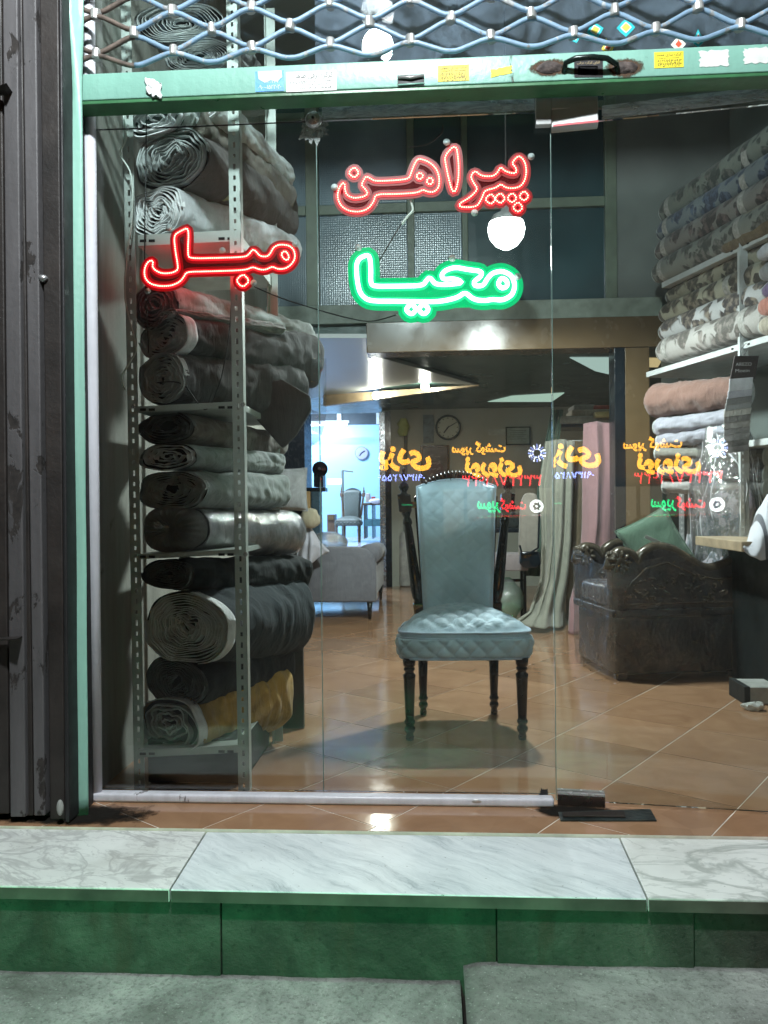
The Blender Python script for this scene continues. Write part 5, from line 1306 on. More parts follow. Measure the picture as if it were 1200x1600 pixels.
def arm(n0):
    # serpentine arm seen from the side
    prof = [(.0, .40), (.0, .62), (.02, .68), (.06, .715), (.12, .70), (.16, .655), (.19, .70), (.26, .735), (.36, .72), (.46, .66), (.56, .61), (.66, .625), (.74, .66), (LN, .67), (LN, .40)]
    P_ = [V((a, b, 0)) for a, b in prof]; sm = []
    for i in range(len(P_)-1):
        a, b, c, d = P_[max(0, i-1)], P_[i], P_[i+1], P_[min(len(P_)-1, i+2)]
        for k in range(5):
            t = k/5; sm.append(.5*((2*b)+(c-a)*t+(2*a-5*b+4*c-d)*t*t+(-a+3*b-3*c+d)*t**3) if 0 < i < len(P_)-2 else b.lerp(c, t))
    sm.append(P_[-1])
    a_ = link('arm', MB().prism([L_(p.x, n0+.02, p.y) for p in sm], e2*.08), M_dk, ac, bevel=.012, seg=3)
    tp = [L_(p.x, n0+.06, p.y+.004) for p in sm if p.y > .60]
    link('arm_rail', MB().tube(tp, .034, 12, flat=1.3), M_cv, ac, smooth=True)
    sc_ = MB()
    c = L_(.055, n0+.06, .665); sc_.ball(c, .062, 18, (1, 1, 1.15)); 
    for k in range(9):
        a = 2*PI*k/9; sc_.tube([c+V((math.cos(a)*.02, -.045, math.sin(a)*.02)), c+V((math.cos(a)*.045, -.055, math.sin(a)*.05)), c+V((math.cos(a)*.062, -.02, math.sin(a)*.072))], [.010, .013, .007], 7)
        sc_.tube([c+V((-.05, math.cos(a)*.02, math.sin(a)*.02)), c+V((-.06, math.cos(a)*.045, math.sin(a)*.05)), c+V((-.03, math.cos(a)*.06, math.sin(a)*.065))], [.010, .012, .006], 7)
    link('arm_scroll', sc_, M_cv, ac, smooth=True, weld=False)
    # carved relief on the outer side
    cv = MB()
    for k in range(60):
        s = .12+.55*random.random(); zz = .44+.17*random.random()*(1-abs(s-.40)*1.2)
        p = L_(s, n0+.018, zz); q = p+e1*random.uniform(-.05, .05)+V((0, 0, random.uniform(-.03, .04))); m = p.lerp(q, .5)-e2*.012
        cv.tube([p, m, q], [.003, .009, .003], 6)
    link('carving', cv, M_cv, ac, smooth=True, weld=False)
    link('panel_frame', MB().tube([L_(s, n0+.016, z) for s, z in ((.07, .43), (.70, .43), (.73, .47), (.72, .57), (.60, .56), (.46, .60), (.32, .66), (.2, .63), (.11, .55), (.07, .48))], .007, 8, closed=True), M_cv, ac, smooth=True)
arm(0); arm(WN-.12)
# tall back with pale floral cover
M_bk = floral('floral_backrest', (.50, .47, .52), (.12, .13, .13), (.20, .24, .30), 24)
def bk(px0, px1, py, Y): return
def bcurve(u, v):
    # u across the back (near to far), v upwards
    w = .30*(1-.10*v-.9*max(0, v-.86)**1.3*3); n = WN/2+(u-.5)*2*w; z = .55+.50*v
    s = LN-.10+.10*v-.035*math.sin(PI*u)-.02*math.sin(PI*v)
    return L_(s, n, z)
o = link('backrest', MB().grid(bcurve, 24, 24), M_bk, ac, smooth=True, solid=.09)
link('backrest_edge', MB().tube([bcurve(0, k/20) for k in range(21)]+[bcurve(k/10, 1) for k in range(1, 10)]+[bcurve(1, 1-k/20) for k in range(21)], .028, 10), fabric('cloth_mauve', (.42, .34, .42), var=.1), ac, smooth=True)
# clear plastic: wrap round the body and a peaked hood over the back
M_film = film('clear_film', (.92, .93, .94), .24, .012)
def wrap(u, v):
    th = 2*PI*u; c, s_ = math.cos(th), math.sin(th); r_ = (abs(c)**9+abs(s_)**9)**(-1/9)
    k = 1.0+.02*noise.noise((c*3, s_*3, v*5))
    s = LN/2+.01+c*r_*(LN/2+.03)*k; n = WN/2+s_*r_*(WN/2+.03)*k; z = .02+.60*v
    drop = .0
    if v > .6: z = .02+.60*.6+(v-.6)/.4*(.30+.03*math.sin(th*3))
    return L_(s, n, z)+V((0, 0, .006*noise.noise((c*5, s_*5, v*6))))
link('plastic_wrap', MB().grid(wrap, 120, 40, cu=True), M_film, ac, smooth=True)
hood_c = [(1.02, 0.60, .36, .13), (.90, .85, .34, .14), (.80, 1.05, .32, .15), (.74, 1.24, .27, .14), (.73, 1.40, .20, .12), (.74, 1.53, .14, .09), (.75, 1.60, .05, .04)]
def hood(u, v):
    x = v*(len(hood_c)-1); i = min(int(x), len(hood_c)-2); t = x-i; a, b = hood_c[i], hood_c[i+1]
    sc_, z, rn, rs_ = [a[k]+(b[k]-a[k])*t for k in range(4)]; sc_ = LN-.04
    th = 2*PI*u; fold = 1+.10*math.sin(th*7+v*5)*(v**.7)+.10*noise.noise((math.cos(th)*3, math.sin(th)*3, v*6))
    return L_(sc_+math.cos(th)*rs_*fold, WN/2-.02+math.sin(th)*rn*fold, z)
link('plastic_hood', MB().grid(hood, 110, 50, cu=True), film('hood_film', (.93, .93, .93), .6, .03), ac, smooth=True)
M_cr = plain('film_crease_shine', (.75, .77, .8), .12, 0, var=.05, bump=0)
for k in range(28):  # pale tubes stand in for highlights along the folds of the hood
    u0 = (k*26/28+random.random()*.6)/26; v0 = random.uniform(0, .6); v1 = random.uniform(v0+.15, 1); n_ = 14; pp_ = []
    for i in range(n_+1):
        v_ = v0+(v1-v0)*i/n_; pp_.append(V(hood(u0+.09*noise.noise((v_*3.5, k, 0)), min(.99, v_)))+(V(hood(u0, min(.99, v_)))-L_(LN-.04, WN/2, V(hood(u0, v_)).z)).normalized()*.004)
    link('crease_shine', MB().tube(pp_, [.0008+.0048*abs(noise.noise((i*.7, k*3, 1))) for i in range(n_+1)], 5), M_cr, ac, smooth=True)
# green cushion in the seat
def cushion(name, label, c, w, h, t, mat, rz, tilt, cat='cushion', roll_=0):
    t_ = thing(name, label, cat, c)
    M = Matrix.Translation(V(c)) @ Matrix.Rotation(rz, 4, 'Z') @ Matrix.Rotation(tilt, 4, 'X') @ Matrix.Rotation(roll_, 4, 'Y')
    def fn(sg):
        def g(u, v):
            x, z = (u-.5)*2, (v-.5)*2; k = max(0, (1-x**4)*(1-z**4))**.5; pin = 1-.08*(x*x*(1-z*z)*-1+z*z*(1-x*x)*-1+x*x*z*z*0)
            b = t*k*(1+.2*noise.noise((x*2, z*2, 5)))
            xx = x*w/2*(1-.07*(1-z*z)*abs(x)**3); zz = z*h/2*(1-.07*(1-x*x)*abs(z)**3)
            return M @ V((xx, -sg*b/2, zz))
        return g
    mb = MB().grid(fn(1), 26, 26); mb.grid(fn(-1), 26, 26); link('cover', mb, mat, t_, smooth=True)
    bp = [fn(1)(k/20, 0) for k in range(20)]+[fn(1)(1, k/20) for k in range(20)]+[fn(1)(1-k/20, 1) for k in range(20)]+[fn(1)(0, 1-k/20) for k in range(20)]
    link('piping', MB().tube(bp, .006, 6, closed=True), mat, t_, smooth=True); return t_
cc = A(1022, 850, 2.28)
cushion('cushion', 'sage green cushion with two strips of white tape leaning in the wrapped armchair', tuple(cc), .34, .36, .11, fabric('cloth_sage', (.075, .13, .09), var=.15), R(-12), R(-8), roll_=R(-28))
for (x0, y0, x1, y1) in ((1008, 838, 1034, 850), (1016, 862, 1040, 872)):
    a, b = A(x0, y0, 2.17), A(x1, y1, 2.17); tag(link('tape_strip', MB().bar(a, b, .004, .022, (0, -.2, 1)), plain('white_tape', (.5, .53, .5), .3), None), 'white strip of tape stuck on the green cushion, %s' % ('upper one' if y0 < 850 else 'lower one'), 'tape')
# work table with towel at the right edge
wt = thing('work_table', 'dark work table with a pale wooden top edge at the right side', 'table', (A(1180, 850, 1.35).x, 1.5, 0))
a = A(1130, 843, 1.5); b = A(1130, 858, 1.5); xt = a.x
link('table_top', MB().box(xt, xt+1.2, 1.25, 1.95, b.z, a.z), plain('raw_board', (.34, .26, .17), .6, var=.2), wt, bevel=.003)
link('side_panel', MB().box(xt+.17, xt+.20, 1.30, 1.9, 0, b.z-.002), plain('dark_teal_board', (.006, .010, .010), .5), wt)
link('back_panel', MB().box(xt+.201, xt+1.1, 1.84, 1.87, 0, b.z-.002), plain('dark_teal_board', 0), wt)
for k in range(9):
    zz = .12+k*.072; link('drawer_slat', MB().box(xt+.205, xt+1.1, 1.32, 1.34, zz, zz+.066), plain('dark_teal_board', 0), wt, bevel=.004)
for nx in (.0,): pass
M_rack = M_rk2
q = Z(1158, 1040, 0); post_slotted(rs, (q.x, q.y, .62), (q.x, q.y, 0), .03, side=1); post_slotted(rs, (q.x+.035, q.y+.01, .62), (q.x+.035, q.y+.01, 0), .03, side=1)
M_rack = M_rack_keep
def towel_mat():
    t = NT('striped_towel'); w = t.n('ShaderNodeTexWave', bands_direction='X'); w.inputs['Scale'].default_value = 2.6; w.inputs['Distortion'].default_value = .6; t.l(t.co((1, .3, .5), (0, 0, .3)), w.inputs['Vector'])
    t.set(Base_Color=t.ramp(w.outputs['Fac'], [(.0, (.10, .10, .12)), (.04, (.10, .10, .12)), (.07, (.55, .55, .60)), (1, (.58, .58, .64))]), Roughness=.9, Sheen_Weight=.3); return t.m
sheet('towel', 'white towel with a dark stripe draped over the corner of the work table', 'towel', [[A(1176, 818, 1.5), A(1186, 795, 1.42), A(1200, 772, 1.36), A(1240, 760, 1.35)], [A(1166, 846, 1.32), A(1178, 842, 1.26), A(1200, 838, 1.22), A(1240, 836, 1.22)], [A(1160, 856, 1.22), A(1172, 868, 1.20), A(1190, 876, 1.20), A(1240, 866, 1.20)]], towel_mat(), .006, wave=.012, freq=2, seed=2)
bx = thing('storage_box', 'small grey and black box on the floor at the right edge with crumpled paper', 'box', tuple(Z(1185, 1098)))
q = Z(1172, 1101); link('carton', MB().box(q.x, q.x+.4, q.y, q.y+.2, .002, .085), plain('pale_carton', (.36, .37, .35), .6), bx, bevel=.004); link('end_flap', MB().box(q.x-.03, q.x-.002, q.y-.01, q.y+.2, .002, .09), plain('black_carton', 0), bx, bevel=.003)
q = Z(1176, 1108)
def pf(u, v): th = 2*PI*u; ph = PI*v; r_ = .030*(1+.5*noise.noise((math.cos(th)*2, math.sin(th)*2, v*3))); return V((q.x+math.cos(th)*math.sin(ph)*r_*1.7, q.y-.02+math.sin(th)*math.sin(ph)*r_, .020+math.cos(ph)*r_*.62))
tag(link('crumpled_paper', MB().grid(pf, 18, 10, cu=True), plain('white_rag', 0), None), 'crumpled white paper on the tiles in front of the small box', 'paper')

# ================================================================= BACK OF THE SHOP
# hanging and standing cloth beyond the column
Yd = 3.72
gb = 'cloths and rolls leaning beside the column'
sheet('draped_cloth', 'long pale grey green cloth draped to the floor left of the beige one', 'cloth', [[A(852, 690, Yd), A(875, 686, Yd-.05), A(898, 690, Yd)], [A(842, 760, Yd), A(870, 760, Yd-.12), A(896, 760, Yd)], [A(846, 840, Yd), A(868, 840, Yd-.10), A(893, 840, Yd)], [A(844, 905, Yd), A(862, 905, Yd-.12), A(888, 905, Yd)], [A(826, 955, Yd-.1), A(850, 960, Yd-.25), A(882, 955, Yd-.05)], [A(800, 972, Yd-.2), A(842, 982, Yd-.35), A(880, 980, Yd-.15)]],
      fabric('cloth_grey_green', (.27, .27, .22), var=.12, wr=.3), .006, ns=60, nr=40, wave=.035, freq=3.4, seed=1, group=gb)
P0 = A(901, 975, 3.95); roll('olive brown roll standing upright between the pale cloth and the pink one', (P0.x, P0.y, .0), (P0.x+.0, P0.y+.02, A(901, 690, 3.95).z), .085, .08, fabric('cloth_olive', (.13, .10, .06), var=.2), gb, seed=50, wr=.014)
sheet('draped_cloth', 'tall dusty pink cloth hanging to the floor beside the black column edge', 'cloth', [[A(912, 662, 3.5), A(932, 658, 3.44), A(957, 662, 3.5)], [A(911, 720, 3.5), A(934, 720, 3.40), A(960, 720, 3.5)], [A(910, 820, 3.5), A(932, 820, 3.36), A(955, 820, 3.5)], [A(906, 880, 3.48), A(926, 880, 3.38), A(950, 880, 3.5)], [A(890, 940, 3.42), A(912, 940, 3.36), A(940, 940, 3.5)], [A(888, 992, 3.38), A(908, 990, 3.32), A(935, 988, 3.45)]],
      fabric('cloth_dusty_pink', (.33, .19, .20), var=.1, wr=.25), .006, ns=40, nr=40, wave=.018, freq=1.4, seed=6, group=gb)
sheet('draped_cloth', 'dark sage cloth hanging behind the pale grey green one', 'cloth', [[A(862, 640, 4.2), A(880, 640, 4.2)], [A(850, 700, 4.2), A(872, 700, 4.2)], [A(820, 900, 4.2), A(860, 900, 4.2)]], fabric('cloth_dark_sage', (.08, .13, .10), var=.15), .006, wave=.03, freq=2, seed=9, group=gb)
# covered stool back
uc = thing('upholstered_panel', 'rounded beige chair back standing before the draped cloth', 'chair back', tuple(Z(828, 905)))
pts = []
for k in range(40):
    a = 2*PI*k/40; c, s_ = math.cos(a), math.sin(a); r_ = (abs(c)**3.5+abs(s_)**3.5)**(-1/3.5); pts.append(A(827+15*c*r_-5*s_*r_*.4*-1, 828-58*s_*r_, 3.5))
link('pad', MB().prism(pts, (0, .08, 0)), fabric('cloth_beige', (.22, .20, .17), var=.15), uc, bevel=.02, seg=4)
# black shoulder bag
bg = thing('shoulder_bag', 'black bag with a strap hanging in front of the beige chair back', 'bag', tuple(A(828, 885, 3.4)))
link('body', MB().prism([A(x, y, 3.38) for x, y in ((814, 862), (843, 862), (846, 882), (838, 888), (818, 888), (812, 880))], (0, .07, 0)), plain('black_gloss', 0), bg, bevel=.012, seg=3)
link('strap', MB().tube([A(812, 852, 3.36), A(816, 866, 3.36), A(828, 864, 3.36), A(841, 856, 3.36), A(843, 800, 3.4)], .008, 6), plain('black_gloss', 0), bg)
# black trolley table with grey cloth covered box
tb = thing('machine_table', 'black framed table with dark machine parts behind the blue chair', 'table', tuple(Z(800, 955)))
Yt = 4.3
def tbx(name, x0, x1, y0, y1, Y0, dY, mat, bev=.004):
    a, b = A(x0, y0, Y0), A(x1, y1, Y0); return link(name, MB().box(min(a.x, b.x), max(a.x, b.x), Y0, Y0+dY, min(a.z, b.z), max(a.z, b.z)), mat, tb, bevel=bev)
M_bf = plain('black_gloss', 0)
tbx('table_top', 765, 826, 826, 832, Yt, .45, M_bf); tbx('machine', 768, 812, 800, 825, Yt+.05, .2, plain('dark_machine', (.02, .025, .025), .3, var=.5), .012); tbx('machine_arm', 775, 806, 786, 799, Yt+.1, .08, plain('dark_machine', 0), .01)
for px in (770, 812): tbx('leg', px, px+4, 832, 940, Yt, .03, M_bf); tbx('leg', px, px+4, 832, 930, Yt+.42, .03, M_bf)
tbx('stretcher', 770, 815, 905, 909, Yt, .03, M_bf)
bxx = thing('covered_box', 'low box covered with grey mauve cloth beside the black bag', 'box', tuple(Z(800, 950)))
a, b = A(772, 866, 3.9), A(826, 892, 3.9); link('cover', MB().box(a.x, b.x, 3.9, 4.2, b.z, a.z), fabric('cloth_mauve_grey', (.25, .21, .21), var=.1), bxx, bevel=.012, seg=3)
for px in (775, 820):
    q = A(px, 892, 3.92); link('leg', MB().box(q.x-.012, q.x+.012, 3.92, 3.945, 0, q.z), M_bf, bxx); link('leg', MB().box(q.x-.012, q.x+.012, 4.15, 4.175, 0, q.z), M_bf, bxx)
pb = tag(link('plastic_bag', MB().grid(lambda u, v: A(792+26*math.cos(2*PI*u)*(math.sin(PI*min(.98, v*.9+.1))**.6)*(1+.25*noise.noise((math.cos(2*PI*u), math.sin(2*PI*u), v*4))), 968-66*v, 4.0)+V((0, .12*math.sin(2*PI*u)*math.sin(PI*min(.98, v*.9+.1)), 0)), 30, 16, cu=True), film('bag_film', (.5, .75, .6), .3, .12), None, smooth=True), 'greenish clear plastic bag under the covered box', 'bag')
# shelf high at the right with folded cloth
fs_ = thing('wall_shelf', 'small wall shelf with folded cloth left of the column top', 'shelf', tuple(A(915, 664, 4.2)))
a, b = A(872, 660, 4.2), A(975, 664, 4.2); link('shelf_board', MB().box(a.x, b.x, 4.2, 4.6, b.z-.01, a.z), M_bf, fs_)
for k, (x0, x1, y0, y1, col, lb) in enumerate(((872, 956, 650, 661, (.20, .19, .16), 'long beige folded cloth at the bottom of the shelf pile'), (893, 956, 640, 650, (.28, .25, .20), 'pale folded cloth in the middle of the shelf pile'), (930, 958, 643, 652, (.42, .34, .16), 'cream yellow folded cloth in the shelf pile'), (928, 958, 633, 641, (.30, .06, .04), 'red folded cloth topmost on the shelf pile'), (896, 930, 632, 641, (.22, .21, .19), 'grey folded cloth on the shelf pile'))):
    yy = 4.18+.03*k if k != 2 else 4.12; a, b = A(x0, y0, yy), A(x1, y1, yy)
    tag(link('folded_cloth', MB().box(a.x, b.x, yy, yy+.3, b.z, a.z), fabric('fold_%d' % k, col), None, bevel=.015, seg=3), lb, 'cloth')
# things on the back wall
YQ = YB-.03
cl_ = thing('wall_clock', 'round dark rimmed wall clock with a pale dial on the back wall', 'clock', tuple(A(700, 668, YQ)))
c = A(700, 668, YQ); rr = 19.5*dep(c)/FOC
link('rim', MB().lathe([(rr, 0), (rr*1.02, .02), (rr*.97, .035), (rr*.86, .03), (rr*.86, .006)], c, 40, (0, -1, 0)), plain('dark_green_rim', (.012, .03, .025), .25), cl_, smooth=True)
fc_ = link('dial', MB().lathe([(rr*.87, .0), (rr*.87, .012)], c, 40, (0, -1, 0)), plain('pale_dial', (.36, .37, .28), .5, var=.05), cl_)
def hand(ang, ln, w): 
    d = V((math.sin(ang), 0, math.cos(ang))); link('hand', MB().bar(c+V((0, -.018, 0))-d*.02, c+V((0, -.018, 0))+d*ln, .006, w, V((d.z, 0, -d.x))), M_blk, cl_)
hand(R(60), rr*.66, .010); hand(R(218), rr*.55, .016)
for k in range(12):
    a = k*PI/6; d = V((math.sin(a), 0, math.cos(a))); link('hour_mark', MB().bar(c+V((0, -.0145, 0))+d*rr*.70, c+V((0, -.0145, 0))+d*rr*.80, .004, .010, V((d.z, 0, -d.x))), M_blk, cl_)
cf = thing('framed_certificate', 'framed certificate in a dark frame on the back wall', 'picture', tuple(A(812, 665, YQ)))
a, b = A(791, 668, YQ), A(829, 695, YQ)
def frame_rect(root, x0, x1, y0, y1, fw_, fm, pm, Y=YQ):
    a, b = A(x0, y0, Y), A(x1, y1, Y)
    for q in ((a.x, b.x, a.z-fw_, a.z), (a.x, b.x, b.z, b.z+fw_)): link('frame', MB().box(q[0], q[1], Y-.01, Y+.02, q[2], q[3]), fm, root)
    for q in ((a.x, a.x+fw_), (b.x-fw_, b.x)): link('frame', MB().box(q[0], q[1], Y-.01, Y+.02, b.z+fw_+.001, a.z-fw_-.001), fm, root)
    link('picture', MB().box(a.x+fw_, b.x-fw_, Y+.004, Y+.012, b.z+fw_, a.z-fw_), pm, root); return a, b
a, b = frame_rect(cf, 790, 829, 667, 695, .014, plain('dark_green_rim', 0), plain('certificate_paper', (.22, .27, .23), .3, var=.15, scale=10))
for k in range(5): link('printed_line', MB().box(a.x+.05, b.x-.05-.03*(k % 2), YQ+.002, YQ+.0035, a.z-.05-.025*k, a.z-.046-.025*k), M_blk, cf)
cp_ = thing('framed_calligraphy', 'tall black framed panel of pale calligraphy on the back wall', 'picture', tuple(A(679, 735, YQ)))
a, b = frame_rect(cp_, 657, 702, 696, 772, .022, plain('black_gloss', 0), plain('dark_panel_print', (.05, .05, .05), .35, var=.5, scale=12))
cm = V(((a.x+b.x)/2, YQ, (a.z+b.z)/2))
link('oval_field', MB().lathe([(.105, 0), (.105, .003)], cm+V((0, .003, 0)), 32, (0, -1, 0)), plain('dark_red_field', (.055, .03, .035), .4), cp_).scale = (1, 1, 1)
for k, s in enumerate(('بسم الله', 'الرحمن', 'الرحیم', 'و ان یکاد', 'الذین')):
    text('lettering', s, cm+V((0, -.006, .16-.075*k)), .13, .05, plain('pale_calligraphy', (.33, .32, .31), .5), cp_, offset=.0)
nt_ = thing('wall_calendar', 'faded blue grey calendar sheet left of the wall clock', 'calendar', tuple(A(668, 664, YQ))); a, b = A(661, 648, YQ), A(678, 692, YQ); link('sheet', MB().box(a.x, b.x, YQ+.01, YQ+.016, b.z, a.z), plain('faded_blue', (.13, .17, .18), .6, var=.4, scale=16), nt_)
tag(link('wall_notice', MB().box(A(757, 0, YQ).x, A(786, 0, YQ).x, YQ+.012, YQ+.016, A(0, 692, YQ).z, A(0, 683, YQ).z), plain('pale_notice', (.36, .38, .34), .6), None), 'small pale notice between clock and certificate', 'notice')
gl_ = tag(link('work_gloves', MB().grid(lambda u, v: A(630+(5+4*math.sin(PI*v)+3*noise.noise((u*3, v*5, 1)))*math.cos(2*PI*u), 654+27*v, YQ-.04)+V((0, .03*math.sin(2*PI*u), 0)), 18, 12, cu=True), fabric('glove_yellow', (.30, .33, .12)), None, smooth=True), 'yellowish work gloves hanging on the back wall', 'gloves')
tag(link('wall_pipe', MB().tube([A(634, 676, YQ), A(633, 905, YQ)], .022, 10), plain('grey_pipe', (.16, .18, .17), .5), None, smooth=True), 'thin grey pipe running down the back wall under the gloves', 'pipe')
st_ = thing('plastic_roll', 'short white roll standing on the floor left of the blue chair back', 'roll', tuple(Z(634, 918))); q = Z(634, 916); link('cover', MB().lathe([(.07, 0), (.08, .02), (.075, .6), (.06, .66), (.02, .67)], (q.x, q.y, .003), 20), plain('pale_cover', (.36, .36, .34), .5), st_, smooth=True)
# sofa at the left back
Ys = 4.15
sf = thing('sofa', 'grey velvet sofa with dark wooden legs, its side turned to the window', 'sofa', tuple(Z(530, 968)))
M_sofa = fabric('sofa_velvet', (.155, .155, .175), var=.2, rough=.8, wr=.25)
def sfx(name, x0, x1, y0, y1, Y0, dY, bev=.03, mat=None):
    a, b = A(x0, y0, Y0), A(x1, y1, Y0); return link(name, MB().box(a.x, b.x, Y0, Y0+dY, b.z, a.z), mat or M_sofa, sf, bevel=bev, seg=4)
pts = []
for x, y in ((455, 941), (588, 941), (588, 905), (587, 880), (582, 866), (572, 858), (556, 855), (540, 855), (455, 856)): pts.append(A(x, y, Ys))
link('side', MB().prism(pts, (0, .16, 0)), M_sofa, sf, bevel=.018, seg=3)
sfx('seat', 455, 584, 885, 940, Ys+.165, 1.5, .03)
link('backrest', MB().tube([A(600-20, 862, Ys+.03)+V((-.03, 0, -.03)), A(590, 858, Ys+1.6)+V((-.0, 0, -.02))], .095, 18), M_sofa, sf, smooth=True)
for px, dy in ((577, .04), (577, 1.5), (480, .04)):
    q = A(px, 941, Ys); mb = MB().lathe([(.014, 0), (.026, q.z+.01)], (q.x, Ys+dy, 0), 12); link('leg', mb, M_ebony, sf, smooth=True)
wp = tag(link('plastic_wrapping', MB().grid(lambda u, v: A(512+30*math.cos(2*PI*u)*math.sin(PI*v*.96+.06)*(1+.3*noise.noise((u*6, v*5, 3))), 850-16*math.cos(PI*v)*1.2, Ys+.45)+V((0, .2*math.sin(2*PI*u)*math.sin(PI*v), 0)), 40, 20, cu=True), film('wrap_pile', (.8, .88, .9), .5, .2), None, smooth=True), 'crumpled clear plastic piled on the grey sofa', 'plastic')
sheet('white_cloth', 'white cloth heaped at the left end of the sofa', 'cloth', [[A(470, 820, 4.0), A(485, 822, 3.95), A(498, 845, 4.0)], [A(466, 850, 3.95), A(485, 850, 3.85), A(515, 862, 4.0)], [A(462, 880, 3.95), A(482, 885, 3.85), A(500, 868, 4.0)]], fabric('cloth_white', (.5, .5, .56), var=.12), .008, wave=.02, freq=3, seed=3)
cushion('cushion', 'large light grey cushion with piped edge behind the left rack', tuple(A(446, 765, 3.4)), .34, .34, .12, fabric('cloth_light_grey', (.26, .27, .27)), R(10), R(-6))
tag(link('cream_bundle', MB().grid(lambda u, v: A(485+15*math.cos(2*PI*u)*math.sin(PI*v)*(1+.3*noise.noise((math.cos(2*PI*u)*2, math.sin(2*PI*u)*2, v*4))), 810-16*math.cos(PI*v), 3.9)+V((0, .07*math.sin(2*PI*u)*math.sin(PI*v), 0)), 40, 24, cu=True), fabric('cloth_cream', (.45, .40, .28), var=.15), None, smooth=True), 'cream cloth bundled into a ball behind the rack', 'cloth')
# dark cabinet and the machine pedestal in front of the opening
cb = thing('dark_cabinet', 'tall navy cabinet seen between the bolts and the pane joint', 'cabinet', tuple(Z(455, 930)))
a, b = A(425, 560, 5.6), A(478, 900, 5.6); link('body', MB().box(a.x, b.x, 5.6, 6.1, 0, 2.12), plain('navy_lacquer', (.015, .022, .035), .25), cb, bevel=.004); link('door', MB().box(a.x+.01, b.x-.02, 5.585, 5.598, .1, 2.05), plain('navy_lacquer', 0), cb, bevel=.003)
pdm = thing('pedestal_stand', 'small black stand with tan magazines behind the dark round knob', 'stand', tuple(Z(492, 912)))
for nm, x0, x1, y0, y1, mt in (('tray', 470, 508, 762, 768, M_bf), ('column', 486, 500, 768, 850, plain('steel_blue', (.05, .09, .12), .3)), ('magazine', 471, 477, 769, 795, plain('tan_board', 0)), ('magazine', 478, 485, 767, 795, plain('kraft_light', (.5, .33, .15), .6)), ('machine_head', 490, 505, 740, 761, M_bf), ('base', 474, 506, 850, 858, M_bf)):
    a, b = A(x0, y0, 5.3), A(x1, y1, 5.3); link(nm, MB().box(a.x, b.x, 5.3, 5.5, b.z, a.z), mt, pdm, bevel=.004)
# workshop things
wtb = thing('work_table', 'small cluttered table beside the carved chair in the blue workshop', 'table', tuple(A(585, 840, 13.6)))
def wbx(nm, x0, x1, y0, y1, mt, Y0=13.6, dY=.8): a, b = A(x0, y0, Y0), A(x1, y1, Y0); return link(nm, MB().box(a.x, b.x, Y0, Y0+dY, max(ZW+.004, b.z), a.z), mt, wtb, bevel=.004)
wbx('table_top', 566, 606, 786, 789, plain('walnut_wood', 0)); wbx('leg', 568, 570, 789, 842, plain('walnut_wood', 0)); wbx('leg', 581, 583, 789, 842, plain('steel_blue', 0)); wbx('shelf', 568, 604, 812, 822, plain('teal_box', (.05, .16, .2), .5))
for (x0, x1, y0, y1, col, lb) in ((571, 578, 771, 785, (.5, .45, .45), 'pale box standing on the far workshop table'), (580, 586, 776, 785, (.4, .05, .05), 'red tin on the far workshop table')):
    a, b = A(x0, y0, 13.8), A(x1, y1, 13.8); tag(link('tin_box', MB().box(a.x, b.x, 13.8, 14.0, b.z, a.z), plain('tin_%d' % x0, col, .4), None, bevel=.01), lb, 'box')
tag(link('white_bundle', MB().ball(A(587, 783, 13.5), .11, 14, (1.3, 1, .5)), fabric('cloth_white', 0), None, smooth=True), 'white bundle lying on the far workshop table edge', 'cloth')
wk = thing('wall_clock', 'grey round clock on the bright blue workshop wall', 'clock', tuple(A(565, 708, YW-.03))); c = A(565, 708, YW-.03); rr = 10.5*dep(c)/FOC
link('rim', MB().lathe([(rr, 0), (rr, .03), (rr*.9, .03)], c, 30, (0, -1, 0)), plain('grey_rim', (.12, .13, .2), .5), wk); link('dial', MB().lathe([(rr*.9, .0), (rr*.9, .035)], c, 30, (0, -1, 0)), plain('lilac_dial', (.25, .27, .42), .6, var=.05), wk)
c = c+V((0, -.03, 0)); hand_ = [(R(60), rr*.6), (R(215), rr*.5)]
for an, ln in hand_: d = V((math.sin(an), 0, math.cos(an))); link('hand', MB().bar(c, c+d*ln, .01, .03, V((d.z, 0, -d.x))), M_blk, wk)
wf2 = thing('coat_stand', 'thin metal stand with a white sign plate before the blue wall', 'stand', tuple(A(535, 800, 15))); a = A(535, 735, 15); b = A(535, 800, 15)
link('pole', MB().tube([a, V((a.x, 15, ZW+.002))], .03, 8), plain('grey_pipe', 0), wf2); link('arm', MB().tube([a, A(552, 737, 15)], .02, 8), plain('grey_pipe', 0), wf2)
a, b = A(512, 748, 15), A(534, 757, 15); link('plate', MB().box(a.x, b.x, 14.97, 15.0, b.z, a.z), plain('white_plate', (.8, .85, .9), .4), wf2)
cbx = thing('small_cabinet', 'low brown cabinet at the foot of the blue wall', 'cabinet', tuple(A(517, 815, 14.5))); a, b = A(511, 804, 14.5), A(523, 822, 14.5)
link('body', MB().box(a.x, b.x, 14.5, 14.9, ZW+.002, a.z), plain('walnut_wood', 0), cbx, bevel=.006); link('drawer', MB().box(a.x+.02, b.x-.02, 14.48, 14.498, a.z-.12, a.z-.03), plain('brown_panel', 0), cbx)

